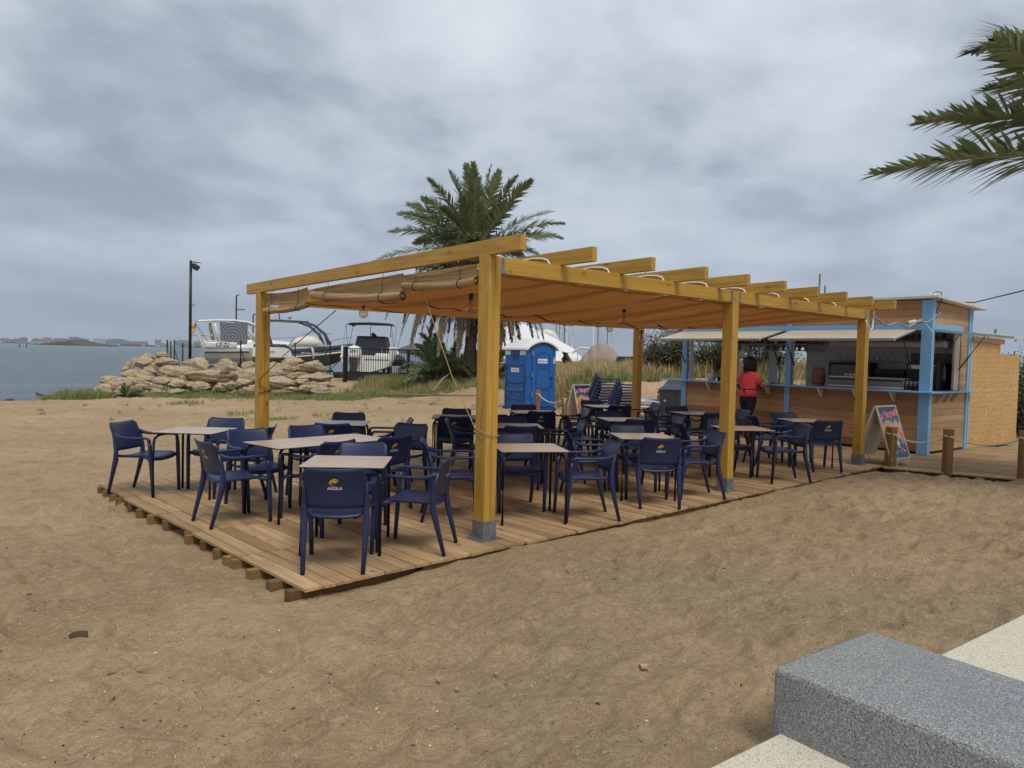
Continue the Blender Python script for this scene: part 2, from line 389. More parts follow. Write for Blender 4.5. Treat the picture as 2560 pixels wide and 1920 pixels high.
t = N('ShaderNodeBsdfTransparent'); t.inputs[0].default_value = (.93, .84, .66, 1); g = N('ShaderNodeBsdfGlossy', i_Roughness=.05); fr_ = N('ShaderNodeLayerWeight', i_Blend=.35); mm = N('ShaderNodeMixShader')
L(fr_.outputs['Facing'], mm.inputs[0]); L(t.outputs[0], mm.inputs[1]); L(g.outputs[0], mm.inputs[2]); L(mm.outputs[0], m.nt.nodes['Material Output'].inputs[0]); M_['bulb'] = m.m
def seethrough(name, c, amt, scale=0):
    m = Mat(name, c, .6); d = m.b; t = N('ShaderNodeBsdfTransparent'); mm = N('ShaderNodeMixShader', i_0=amt)
    L(d.outputs[0], mm.inputs[1]); L(t.outputs[0], mm.inputs[2]); L(mm.outputs[0], m.nt.nodes['Material Output'].inputs[0]); return m.m
M_['green_mesh'] = seethrough('green_wire_mesh', lin('50665c'), .80)
M_['glass'] = seethrough('clear_glass', lin('c8d0d4'), .72)

# ------------------------------------------------------------------ ground
def smooth(x, a, b):
    t = np.clip((x-a)/(b-a), 0, 1); return t*t*(3-2*t)
def vnoise(x, y, seed):
    r = np.random.default_rng(seed); T = r.random((256, 256))
    xi = np.floor(x).astype(int); yi = np.floor(y).astype(int); fx = x-xi; fy = y-yi
    fx = fx*fx*(3-2*fx); fy = fy*fy*(3-2*fy)
    a = T[xi % 256, yi % 256]; b = T[(xi+1) % 256, yi % 256]; c = T[xi % 256, (yi+1) % 256]; d = T[(xi+1) % 256, (yi+1) % 256]
    return (a*(1-fx)+b*fx)*(1-fy) + (c*(1-fx)+d*fx)*fy
LAND = np.array([(-400,-300),(-400,22),(-60,25),(-30,25.4),(-17.5,25.6),(-16.4,26.6),(-16.2,28.5),(-16.6,31),(-16.6,38),(-18,50),(-8,54),(10,60),(60,66),(400,70),(400,-300)], float)
def shore_sd(lat, dep):
    """distance to the shoreline, positive on land"""
    best = np.full(lat.shape, 1e9); inside = np.zeros(lat.shape, bool); n = len(LAND)
    for i in range(n):
        a, b = LAND[i], LAND[(i+1) % n]; e = b-a
        t = np.clip(((lat-a[0])*e[0] + (dep-a[1])*e[1])/(e@e), 0, 1)
        best = np.minimum(best, np.hypot(lat-a[0]-t*e[0], dep-a[1]-t*e[1]))
        cnd = ((a[1] > dep) != (b[1] > dep)) & (lat < (b[0]-a[0])*(dep-a[1])/((b[1]-a[1]) or 1e-9)+a[0])
        inside ^= cnd
    return np.where(inside, best, -best)
_r = np.random.default_rng(3); NF = 2300
FP = np.stack([_r.uniform(-7, 14, NF), _r.uniform(-5, 9, NF), _r.uniform(.05, .13, NF), _r.uniform(.5, 1.0, NF), _r.uniform(0, 3.14, NF)], 1)
FP = FP[~((FP[:,0] > -1.95) & (FP[:,1] > -.3))]
def ground_z(x, y, fine=False):
    x = np.asarray(x, float); y = np.asarray(y, float)
    rx, ry = x-EYE.x, y-EYE.y
    lat = rx*RGT.x + ry*RGT.y; dep = rx*FH.x + ry*FH.y
    z = -.105 + .05*smooth(-y, -5, -2)*0 + .055*smooth(x, -1.9, .3)*smooth(-y, -1.2, .2) + .015*smooth(x, 1, 6) + .07*smooth(-y, 1.0, 3.5)
    z = z - .05*smooth(dep, 14, 24)*smooth(-lat, 2, 10)
    z = z + (vnoise(x*.35+9, y*.35, 1)-.5)*.05
    z = z - .06*smooth(x, -1.95, -1.0)*smooth(x, 8.9, 8.3)*smooth(y, -.35, 0)*smooth(y, 5.4, 4.9)       # stays under the deck
    z = z - .06*smooth(x, 8.0, 8.7)*smooth(x, 40, 34)*smooth(y, -2.2, -2.0)*smooth(y, 6.4, 5.6)*smooth(dep, 21.0, 20.0)
    st_ = 25.8 - 4.2*smooth(lat, 1.2, 2.6) + 4.4*smooth(-lat, 1.0, 6.0)
    hgt = .46 + .68*smooth(lat, .6, 3.4)
    ris = smooth(dep-st_, 0, 4.6)
    z = z*(1-ris) + hgt*ris
    nz = (vnoise(lat*.7, dep*.7, 5)-.5)*.3*smooth(dep-st_, 1, 4)
    z = z + nz*(1-.5*smooth(dep, 38, 44))
    z = z + .75*np.exp(-((dep-30.6)/1.0)**2)*smooth(-lat, 6.6, 7.4)*smooth(-lat, 15.6, 14.0)
    sdv = shore_sd(lat, dep)
    zs = np.where(sdv > 0, -.33 + sdv*.06, -.35 + sdv*.18)
    z = np.minimum(z, np.maximum(zs, -4)) if not fine else np.minimum(z, np.maximum(zs, -4))
    if fine:
        nr = smooth(dep, 60, 25); dk = 1 - smooth(x, -2.3, -1.95)*smooth(y, -.95, -.35)*smooth(x, 9, 8.6)*smooth(y, 5.2, 5.0)*.8
        a = vnoise(x*2.3, y*2.3, 11)-.5; b = vnoise(x*6+3*a, y*6, 12)-.5; c = vnoise(x*15, y*15, 13)-.5; rd = 1-np.abs(2*vnoise(x*4+2, y*4+a*2, 14)-1)
        z = z + nr*dk*(a*.045 + b*.036 + c*.022 + (rd**3)*.032)
        flat = z.ravel(); X = x.ravel(); Y = y.ravel()
        near = np.where((np.hypot(X-EYE.x, Y-EYE.y) < 17))[0]; xn, yn = X[near], Y[near]; acc = np.zeros(len(near))
        for fx_, fy_, r_, k, th in FP:
            i = np.where((np.abs(xn-fx_) < .45) & (np.abs(yn-fy_) < .45))[0]
            if len(i) == 0: continue
            ca, sa = math.cos(th), math.sin(th); px = (xn[i]-fx_)*ca + (yn[i]-fy_)*sa; py = -(xn[i]-fx_)*sa + (yn[i]-fy_)*ca
            q = (px/(r_*1.7))**2 + (py/r_)**2; acc[i] += k*(-.040*np.exp(-q*1.4) + .018*np.exp(-(np.sqrt(q)-1.45)**2*5))
        flat[near] += acc; z = flat.reshape(z.shape)
    return z
def gz(x, y): return float(ground_z(np.array([x]), np.array([y]))[0])
def ground():
    half = 42.0
    ang = np.concatenate([np.linspace(-180, -half-2, 60), np.linspace(-half, half, 660), np.linspace(half+2, 180, 60)[:-0 or None]])
    ang = np.unique(ang); ang = ang[:-1]
    rad = [0.0, .4, .8]; 
    while rad[-1] < 45: rad.append(rad[-1]*1.0085+.002)
    while rad[-1] < 9000: rad.append(rad[-1]*1.10)
    rad = np.array(rad); A_ = np.radians(ang)
    Rr, AA = np.meshgrid(rad, A_, indexing='ij')
    lat = Rr*np.sin(AA); dep = Rr*np.cos(AA)
    X = EYE.x + lat*RGT.x + dep*FH.x; Y = EYE.y + lat*RGT.y + dep*FH.y
    Z = ground_z(X, Y, True)
    far = Rr > 80; Z[far] = np.where(shore_sd(lat, dep)[far] > 0, .3, -4)
    n, k = X.shape[1], X.shape[0]
    co_ = np.stack([X, Y, Z], -1).reshape(-1, 3)
    i, j = np.meshgrid(np.arange(k-1), np.arange(n), indexing='ij'); j2 = (j+1) % n
    q = np.stack([i*n+j, i*n+j2, (i+1)*n+j2, (i+1)*n+j], -1).reshape(-1, 4)[:, ::-1]
    me = bpy.data.meshes.new('sand_beach'); me.vertices.add(len(co_)); me.vertices.foreach_set('co', co_.ravel())
    me.loops.add(q.size); me.loops.foreach_set('vertex_index', q.ravel()); me.polygons.add(len(q))
    me.polygons.foreach_set('loop_start', np.arange(0, q.size, 4)); me.polygons.foreach_set('loop_total', np.full(len(q), 4))
    me.update(calc_edges=True); me.polygons.foreach_set('use_smooth', [True]*len(q)); me.materials.append(M_['sand'])
    o = bpy.data.objects.new('ground', me); C.objects.link(o); o['kind'] = 'structure'
ground()
def sea():
    mb = MB(); S_ = 20000; mb.add([(-S_,-S_,-.36),(S_,-S_,-.36),(S_,S_,-.36),(-S_,S_,-.36)], [(0,1,2,3)])
    o = mb.build('sea_water', M_['water']); o['kind'] = 'structure'
sea()
PAV = R(-6.2)
def pavement():
    # cream granite promenade, its edge runs just in front of the camera
    p0 = Vector((-1.36, -3.585, 0)); d = Vector((math.cos(PAV), math.sin(PAV), 0)); n = Vector((d.y, -d.x, 0))
    mb = MB(); M = Matrix.Translation(p0) @ Matrix.Rotation(PAV, 4, 'Z')
    xs = [-14, -8, -4.2, 0.0+.02, 4.0, 8.0, 12, 16, 24, 40]
    for a, b in zip(xs, xs[1:]):
        for y0, y1 in ((-.8, 0), (-1.606, -.806), (-2.412, -1.612), (-9, -2.418)):
            mb.box((a+.003, y0, -.25), (b-.003, y1, .08), M=M)
    o = mb.build('pavement', M_['slab'], bevel=.006); o['kind'] = 'structure'
pavement()
mb = MB(); Mg = Matrix.Translation((-1.395, -3.535, 0)) @ Matrix.Rotation(R(-7.2), 4, 'Z')
mb.box((0, -4.2, -.2), (.80, 0, .362), M=Mg)
tag(mb.build('granite_bench', M_['granite'], bevel=.022), 'long grey speckled granite bench block crossing the cream paving edge', 'bench')

# ------------------------------------------------------------------ deck
def deck():
    root = empty('wooden_deck', (0,0,0), 0, 'large low deck of weathered pallet boards under the pergola', 'deck')
    ys = [-.265, .835, 1.865, 2.87, 3.93, 4.98]
    for k, (a, b) in enumerate(zip(ys, ys[1:])):
        mb = MB(); x = -1.905 + random.uniform(-.02, .02)
        while x < 8.55:
            w_ = random.choice([.145, .145, .14, .135, .1]) 
            e0 = random.uniform(-.012, .008) if k == 0 else .004; z = random.uniform(-.004, .002); t = random.uniform(-.003, .003)
            mb.add([(x+.004, a+e0, -.022+z), (x+w_-.003, a+e0, -.022+z+t), (x+w_-.003, b-.004, -.022+z+t), (x+.004, b-.004, -.022+z),
                    (x+.004, a+e0, z), (x+w_-.003, a+e0, z+t), (x+w_-.003, b-.004, z+t), (x+.004, b-.004, z)],
                   [(0,3,2,1),(4,5,6,7),(0,1,5,4),(1,2,6,5),(2,3,7,6),(3,0,4,7)], col=random.random())
            x += w_
        mb.build('board_panel', M_['deck'], root)
    for y in [4.9,4.64,4.31,4.08,3.69,3.32,2.96,2.61,2.03,1.9,1.6,1.26,.99,.87,.51,.14,-.15]:
        mb = MB(); e = random.uniform(-.085, -.04) if y < 1.35 else random.uniform(-.05, -.005); mb.box((-1.91+e, y-.045, -.115), (-.9, y+.04, -.027), col=random.random()); mb.build('joist', M_['joist'], root)
    mb = MB()
    for y in (.3, 1.3, 2.3, 3.3, 4.4): mb.box((-.85, y-.04, -.12), (8.5, y+.04, -.028), col=.5)
    for y in (-.245,): mb.box((-.85, y-.02+.03, -.12), (8.5, y+.04, -.028), col=.8)
    mb.build('long_joist', M_['joist'], root)
deck()
KR = R(math.degrees(.069)); K0 = Vector((10.89, -.21, 0))
KM = Matrix.Translation(K0) @ Matrix.Rotation(-.069, 4, 'Z')      # kiosk frame: x = into the kiosk, y = along its front
def deck2():
    root = empty('walkway_deck', (0,0,0), 0, 'narrow-board deck in front of the kiosk behind the rope posts', 'deck')
    mb = MB(); th = math.atan2(-1.60, .46); d = Vector((math.cos(th), math.sin(th), 0)); n = Vector((-d.y, d.x, 0)); p = Vector((8.50, -.44, 0))
    # boards parallel to the near edge, running away to the right
    x = 0
    while x < 5.2:
        w_ = .095; a = -6.4 if x > .3 else -.0; L0 = -5.9; 
        c0 = p + n*(x+.004) + d*(-.0 if x < .05 else -6.0); 
        e = random.uniform(-.01, .01)
        q = [p+n*(x+.003)+d*L0*(1 if x > .1 else .02), p+n*(x+w_-.003)+d*L0*(1 if x > .1 else .02), p+n*(x+w_-.003)+d*6.5, p+n*(x+.003)+d*6.5]
        z = -.004+random.uniform(-.003, .002)
        mb.add([(v.x, v.y, z-.022) for v in q]+[(v.x, v.y, z) for v in q], [(0,1,2,3),(7,6,5,4),(0,4,5,1),(1,5,6,2),(2,6,7,3),(3,7,4,0)], col=random.random()); x += w_
    mb.build('board_panel', M_['deck2'], root)
    mb = MB()
    for k in (.15, 1.2, 2.4, 3.6, 4.8): 
        a = p+n*k+d*.02; b = p+n*k+d*6.4; mb.beam((a.x, a.y, -.07), (b.x, b.y, -.07), .08, .08, col=.4)
    mb.build('joist', M_['joist'], root)
deck2()

# ------------------------------------------------------------------ pergola
H, HD, W_, PB, PC, PD = 2.597, 2.469, .145, 4.17, 8.38, 4.68
def hz_(y): return H + (HD-H)*y/PD
def pergola():
    root = empty('pergola', (0,0,0), 0, 'yellow stained timber pergola with orange reed canopy over the deck', 'pergola')
    for x in (0, PB, PC):
        for y in (0, PD):
            mb = MB(); h = hz_(y); mb.box((x, y, .03), (x+W_/2-.001, y+W_, h)); mb.box((x+W_/2+.001, y, .03), (x+W_, y+W_, h))
            po = mb.build('post', M_['pine_z'], root, bevel=.004)
            mb = MB(); t = .006
            mb.box((x-t, y-t, 0), (x+W_+t, y-.001, .17)); mb.box((x-t, y+W_+.001, 0), (x+W_+t, y+W_+t, .17))
            mb.box((x-t, y-.001, 0), (x-.001, y+W_+.001, .17)); mb.box((x+W_+.001, y-.001, 0), (x+W_+t, y+W_+.001, .17)); mb.box((x-.045, y-.045, .001), (x+W_+.045, y+W_+.045, .008))
            for zz in (.06, .12): mb.lathe([(.009, 0), (.009, .006), (.004, .009)], 6, (x+W_+t, y+.07, zz), (1,0,0)); mb.lathe([(.009, 0), (.009, .006), (.004, .009)], 6, (x+.07, y-t, zz), (0,-1,0))
            mb.build('post_shoe', M_['galv'], root)
    for y in (0, PD):
        h = hz_(y)
        for a, b in ((W_, PB), (PB+W_, PC)):
            mb = MB(); mb.box((a+.004, y+.012, h-.155), (b-.004, y+.102, h-.001)); mb.build('beam', M_['pine_x'], root, bevel=.005)
            for e, s_ in ((a, 1), (b, -1)):
                for yy in (y+.008, y+.106):
                    mb = MB(); mb.add([(e, yy-.002, h-.01), (e+s_*.045, yy-.002, h-.01), (e+s_*.045, yy-.002, h-.11), (e+s_*.085, yy-.002, h-.15), (e, yy-.002, h-.15),
                            (e, yy+.0015, h-.01), (e+s_*.045, yy+.0015, h-.01), (e+s_*.045, yy+.0015, h-.11), (e+s_*.085, yy+.0015, h-.15), (e, yy+.0015, h-.15)],
                           [(0,1,2,3,4),(9,8,7,6,5),(0,5,6,1),(1,6,7,2),(2,7,8,3),(3,8,9,4),(4,9,5,0)])
                    mb.build('bracket', M_['galv'], root)
    xs = [0, .94, 1.87, 2.87, 3.80, 4.73, 5.67, 6.59, 7.54, 8.49]
    sl_ = (HD-H)/PD
    for x in xs:
        mb = MB(); y0, y1 = -.40, 5.13; zb = lambda y: H + sl_*y + .001
        vs = [(x, y0, zb(y0)), (x+.07, y0, zb(y0)), (x+.07, y1, zb(y1)), (x, y1, zb(y1))]
        mb.add(vs + [(a, b, c+.138) for a, b, c in vs], [(0,3,2,1),(4,5,6,7),(0,1,5,4),(1,2,6,5),(2,3,7,6),(3,0,4,7)]); mb.build('rafter', M_['pine_y'], root, bevel=.004)
    # reed canopy sagging between the rafters, hung below the beams
    def cz(x, y):
        k = x/.935; f = abs(math.sin(math.pi*k)); v = y/PD
        mid = math.sin(math.pi*min(1, max(0, v)))
        return hz_(y) - .145 - .02*mid - .05*f*mid - .10*mid*math.sin(math.pi*min(1, max(0, x/8.4))) - .018*math.sin(x*9+1.5*y)*mid
    mb = MB(); mb.grid(lambda a, b: (.17+8.31*a, .11+4.55*b, cz(.17+8.31*a, .11+4.55*b)), 168, 24)
    mb.build('canopy', M_['canopy'], root, smooth=True)
    for yy, ph in ((2.32, 0), (3.7, .4)):
        for k in range(9):
            mb = MB(); x0 = k*.935+.1+ph*.3
            mb.grid(lambda a, b: (x0+.74*a, yy+.035*b+.22*a*a, cz(x0+.74*a, yy+.2*a*a)-.012), 10, 1); mb.build('canopy_seam', M_['blind_dark'], root, solid=.008)
    for x in (.25,)+tuple(xs[1:9]):
        mb = MB(); pts = [(x-.02, 1.9, hz_(1.9)+.05), (x-.02, .9, hz_(.9)+.085), (x-.02, .38, hz_(.4)+.10), (x-.02, .24, hz_(.2)+.085), (x-.02, .17, hz_(.1)+.06), (x-.02, .135, hz_(0)+.01), (x-.02, .125, hz_(0)-.05)]
        mb.sweep(pts, .010, n=6); mb.build('conduit', M_['white_pl'], root, smooth=True)
M_['blind_dark'] = plain('dark_seam', lin('5c3010'), .9)
pergola()
def blind(y0, y1, ztl, ztr, zbl, zbr, r, label, hole=None):
    """reed blind hanging under the front rafter, rolled up at its foot; y0 = right end, y1 = left end"""
    root = empty('reed_blind', (.035, y0, 2.3), 0, label, 'reed blind', 'rolled reed blinds on the front rafter')
    o = Vector((.035, y0, 2.3)); n = 26
    def P(a, b):
        y = y0 + (y1-y0)*a; zt = ztr + (ztl-ztr)*a - (.028*math.sin(a*math.pi) if hole != 'ragged' else 0); zb = zbr + (zbl-zbr)*a - .03*math.sin(a*math.pi)
        return Vector((.035 + .02*math.sin(b*3)+.01*math.sin(a*7), y, zt + (zb-zt)*b)) - o
    mb = MB()
    for i in range(n):
        for j in range(8):
            a0, a1, b0, b1 = i/n, (i+1)/n, j/8, (j+1)/8
            if hole == 'tear' and 5 <= j <= 6 and .55 < a0 < .86 and j*.14-.2 < a0: continue
            if hole == 'ragged' and j < (1 + 3.4*a0) and .12 < a0: continue
            mb.add([P(a0, b0), P(a1, b0), P(a1, b1), P(a0, b1)], [(0,1,2,3)])
    mb.build('reed_sheet', M_['blind'], root, solid=.006)
    if hole:
        mb = MB()
        for i in range(0, n*2, 1 if hole == 'ragged' else 2):
            a = i/n/2
            if hole == 'tear' and not .52 < a < .88: continue
            mb.sweep([P(a, 0 if hole == 'ragged' else .6), P(a, .55 if hole == 'ragged' else .92)], .0035, n=4)
        if hole == 'ragged':
            for k in (.12, .24, .36): mb.sweep([P(i/10, k) for i in range(11)], .003, n=4)
        mb.build('twine', M_['twine'], root)
    mb = MB(); mb.sweep([P(i/12, 0) for i in range(13)], .012, n=6); mb.build('top_rod', M_['blind'], root)
    mb = MB()
    pts = [P(i/12, 1) + Vector((-.01, -.02 if i == 0 else 0, -r*.5)) for i in range(13)]
    mb.sweep(pts, [r*(1.04 if i % 4 else .96) for i in range(13)], n=14, cap=False)
    mb.sweep(pts, [r*.72]*13, n=14, cap=False); mb.sweep(pts, [r*.4]*13, n=10)
    mb.build('reed_roll', M_['blind'], root, smooth=True)
    mb = MB()
    for a in (.2, .8):
        q = P(a, 1) + Vector((-.01, 0, -r*.5)); mb.sweep([q + Vector(((r+.006)*math.cos(t), 0, (r+.006)*math.sin(t))) for t in np.linspace(0, 6.28, 13)], .004, n=4, up=(0,1,0)); mb.sweep([P(a, 0)+Vector((-.012,0,0)), P(a, 1)+Vector((-.012,0,0))], .003, n=4); mb.sweep([P(a, 0), P(a, 0)+Vector((0,0,.09))], .003, n=4)
    mb.build('tie_cord', M_['black_rub'], root)
blind(3.44, 4.63, 2.445, 2.465, 2.235, 2.275, .035, 'torn reed blind beside the left post, short and leftmost of three', 'tear')
blind(1.40, 3.30, 2.44, 2.51, 2.40, 2.31, .05, 'middle rolled reed blind with ragged netting above it', 'ragged')
blind(.23, 1.385, 2.49, 2.525, 2.41, 2.395, .038, 'neatly rolled reed blind next to the nearest post', None)

def bulb(p, ln, label, tilt=0):
    p = Vector(p); root = empty('globe_bulb', p, 0, label, 'light bulb', 'globe bulbs hanging under the canopy')
    mb = MB(); r = .0625; mb.lathe([(.012, -.062)]+[(r*math.sin(t), -r*math.cos(t)) for t in np.linspace(.2, 2.75, 12)]+[(.018, .075)], 18); mb.build('glass_globe', M_['bulb'], root, smooth=True)
    mb = MB(); mb.lathe([(.013, .055), (.02, .07), (.02, .095)], 12); mb.build('screw_cap', M_['galv'], root, smooth=True)
    mb = MB(); mb.lathe([(.024, .09), (.024, .15), (.014, .165), (.005, .19)], 12); mb.build('socket', M_['black_rub'], root, smooth=True)
    mb = MB(); mb.sweep([(0,0,.18), (tilt,0,ln*.5+.1), (tilt,.01,ln)], .004, n=5); mb.build('cord', M_['rope'], root)
    mb = MB(); mb.sweep([(0,0,.05), (.018,0,.0), (.01,0,-.03), (-.012,.01,-.03), (-.018,0,0), (0,0,.05)], .0025, n=4); mb.build('filament', M_['twine'], root)
bulb((.89, 3.515, 2.20), .24, 'clear globe bulb under the middle rolled blind'); bulb((.78, 1.18, 2.20), .32, 'globe bulb on a white cord just left of the nearest post')
bulb((3.37, 3.40, 2.20), .2, 'globe bulb just right of the nearest post, low against the far palm'); bulb((3.25, 1.03, 2.2), .24, 'globe bulb hanging midway along the canopy over the toilet side'.replace(' over the toilet side', ', right of the toilet'))
bulb((5.75, 3.32, 2.2), .18, 'partly hidden globe bulb deepest under the canopy')
bulb((8.3, 4.55, 2.13), .18, 'globe bulb hung beside the back right post')
def cord(pts, r, m, label, cat='cord', name='cord'):
    mb = MB(); mb.sweep(pts, r, n=5); return tag(mb.build(name, m, smooth=True), label, cat)
cord([(.06, 1.1, 2.36), (-.01, .5, 1.5), (-.01, .14, 1.02), (-.012, -.012, .98), (.07, -.012, .96), (.155, -.012, .955), (.157, .07, .97), (.16, .155, 1.0), (-.01, .155, 1.0), (-.014, .02, .93)], .005, M_['twine'], 'thin twine strung from blind to the nearest post')
cord([(.3, 3.2, 2.2), (.1, 3.9, 1.75), (-.01, 4.67, 1.28), (-.012, 4.66, 1.2), (.158, 4.665, 1.14), (-.015, 4.668, 1.1)], .006, M_['black_rub'], 'dark cord tied round the left post')

# ------------------------------------------------------------------ chairs and tables
def yb(x, z):         # surface of the backrest
    t = (z-.47)/.33; return -.205 - .075*t*t - .02*t - .035*(1-(x/.23)**2) + .0
def make_chair():
    root = empty('armchair', (0,0,0))
    nv = M_['navy']
    mb = MB()
    def S_(a, b):     # dished seat
        x = (a*2-1); y = .235 - .435*b; w_ = .225 - .012*b
        e = abs(x); return (x*w_, y - .02*(1-e**2)*(b == 0)*0 + (.02 if b == 0 else 0)*(1-e*e) - (.035*(1-e*e) if b > .93 else 0), .445 - .016*(1-e**2.5) - .012*b - (.03 if b == 0 else 0) + .012*(e > .98))
    mb.grid(S_, 10, 10); mb.build('seat', nv, root, smooth=True, solid=.022)
    mb = MB()
    def B_(a, b):
        x = a*2-1; z = .50 + .305*b; w_ = .226 + .012*math.sin(b*math.pi*.9) 
        corner = max(0, (abs(x)-.86)/.14); 
        if b > .85: z -= .035*corner**2*((b-.85)/.15)
        z += .016*abs(x)**2*b - (.012*(1-x*x) if b < .05 else 0)
        return (x*w_, yb(x*.226, z) , z)
    mb.grid(B_, 14, 10); back = mb.build('backrest', nv, root, smooth=True, solid=.013)
    # printed emblem on the rear face
    lg = MB(); off = .0095
    def put(pts, fs, mi): lg.add([(p[0], yb(p[0], p[1])-off, p[1]) for p in pts], fs, mi)
    def crescent(cx, cz, ro, ri, a0, a1, dx_, dz_, mi, n=9):
        o_ = []; i_ = []
        for k in range(n+1):
            t = R(a0+(a1-a0)*k/n); o_.append((cx-ro*math.cos(t), cz+ro*math.sin(t))); i_.append((cx+dx_-ri*math.cos(t), cz+dz_+ri*math.sin(t)))
        put(o_+i_, [(k, k+1, n+2+k, n+1+k) for k in range(n)], mi)
    crescent(.0, .694, .030, .0265, 150, 28, .0035, -.006, 0); crescent(-.002, .682, .030, .0235, 135, 20, -.009, -.010, 0)
    put([(-.027, .712), (-.030, .70), (-.022, .695), (-.020, .705)], [(0,1,2,3)], 0)
    crescent(.0, .685, .036, .033, 60, 5, -.001, -.002, 1); put([(-.017, .690), (-.020, .683), (-.027, .676), (-.022, .676), (-.016, .682)], [(0,1,2,3,4)], 1)
    for body, s_, x_, z_ in (('AGUILA', .027, 0, .655), ('EL', .012, -.004, .670)):
        vs, fs = text_geo(body, s_, .022 if body == 'AGUILA' else .02)
        lg.add([((v.x+x_), yb(v.x, z_+v.y)-off, z_+v.y) for v in vs], fs, 1)
    lg.v = [(v[0]*1.18, yb(v[0]*1.18, .68+(v[2]-.68)*1.18)-off, .68+(v[2]-.68)*1.18) for v in lg.v]
    lg.build('printed_logo', [M_['gold'], M_['white_ink']], back)
    for s in (-1, 1):
        mb = MB(); pts = [(s*.225, -.315, 0), (s*.232, -.262, .2), (s*.236, -.212, .40), (s*.236, -.208, .50), (s*.236, -.225, .60), (s*.236, -.25, .70)]
        mb.sweep(pts, [.015, .019, .026, .022, .020, .012], [.017, .021, .028, .023, .014, .008], up=(1,0,0), sq=.6); mb.build('leg', nv, root, smooth=True)
        mb = MB(); pts = [(s*.247, .262, 0), (s*.252, .252, .2), (s*.258, .24, .42), (s*.262, .232, .56), (s*.265, .222, .615)]
        mb.sweep(pts, [.015, .018, .021, .019, .018], [.017, .020, .022, .020, .019], up=(1,0,0), sq=.6)
        mb.sweep([(s*.262, .236, .40), (s*.245, .20, .43), (s*.215, .14, .437)], [.012, .016, .018], [.016, .018, .012], sq=.7); mb.build('leg', nv, root, smooth=True)
        mb = MB(); pts = [(s*.265, .225, .60), (s*.266, .218, .645), (s*.267, .19, .66), (s*.268, .05, .657), (s*.266, -.08, .655), (s*.258, -.16, .66), (s*.24, -.22, .675), (s*.228, -.245, .69)]
        mb.sweep(pts, [.017, .019, .022, .024, .023, .020, .016, .012], [.019, .017, .014, .013, .013, .016, .024, .024], sq=.7); mb.build('armrest', nv, root, smooth=True)
    return root
chair0 = make_chair(); used = [False]
def chair(x, y, head, label, group='navy armchairs around the tables', z=0, name=None):
    o = copy_tree(chair0) if used[0] else chair0; used[0] = True
    o.location = (x, y, z); o.rotation_euler = (0, 0, R(head-90)); tag(o, label, 'chair', group); return o
m = Mat('table_laminate', lin('c4ac92'), .28, 0, .5); g = m.noise(1.0, 5, .55, m.co((1.6, 22, 22)), .6)
m.mixc(m.mr(g, .42, .66), lin('a0866c'), amt=.7); m.mixc(m.mr(m.noise(2, 3), .4, .7), lin('a58a70'), amt=.5); M_['top'] = m.done()
def make_table():
    root = empty('cafe_table', (0,0,0)); s = .35
    mb = MB(); 
    cs = []; r = .03
    for cx, cy, a0 in ((s-r, s-r, 0), (-s+r, s-r, 90), (-s+r, -s+r, 180), (s-r, -s+r, 270)):
        for k in range(4): t = R(a0+k*30); cs.append((cx+r*math.cos(t), cy+r*math.sin(t)))
    mb.loft([[(x, y, .731) for x, y in cs], [(x, y, .7425) for x, y in cs]]); mb.build('table_top', M_['top'], root)
    mb = MB(); mb.loft([[(x*1.001, y*1.001, .729) for x, y in cs], [(x*1.004, y*1.004, .733) for x, y in cs], [(x*1.004, y*1.004, .739) for x, y in cs]], cap=False); mb.build('edge_band', M_['black_rub'], root)
    for sx in (-1, 1):
        for sy in (-1, 1):
            mb = MB(); a = .325; mb.sweep([(sx*a, sy*a, 0), (sx*a, sy*a, .62), (sx*(a-.008), sy*(a-.008), .67), (sx*(a-.04), sy*(a-.04), .705), (sx*(a-.09), sy*(a-.09), .718), (sx*.12, sy*.12, .72)], .0145, n=8); mb.build('leg', M_['black_metal'], root, smooth=True)
    mb = MB(); mb.box((-.16, -.16, .712), (.16, .16, .7285)); mb.build('under_plate', M_['black_metal'], root)
    return root
table0 = make_table(); usedt = [False]
def table(x, y, th, label):
    o = copy_tree(table0) if usedt[0] else table0; usedt[0] = True
    o.location = (x, y, 0); o.rotation_euler = (0, 0, R(th)); tag(o, label, 'table', 'square cafe tables on the deck'); return o
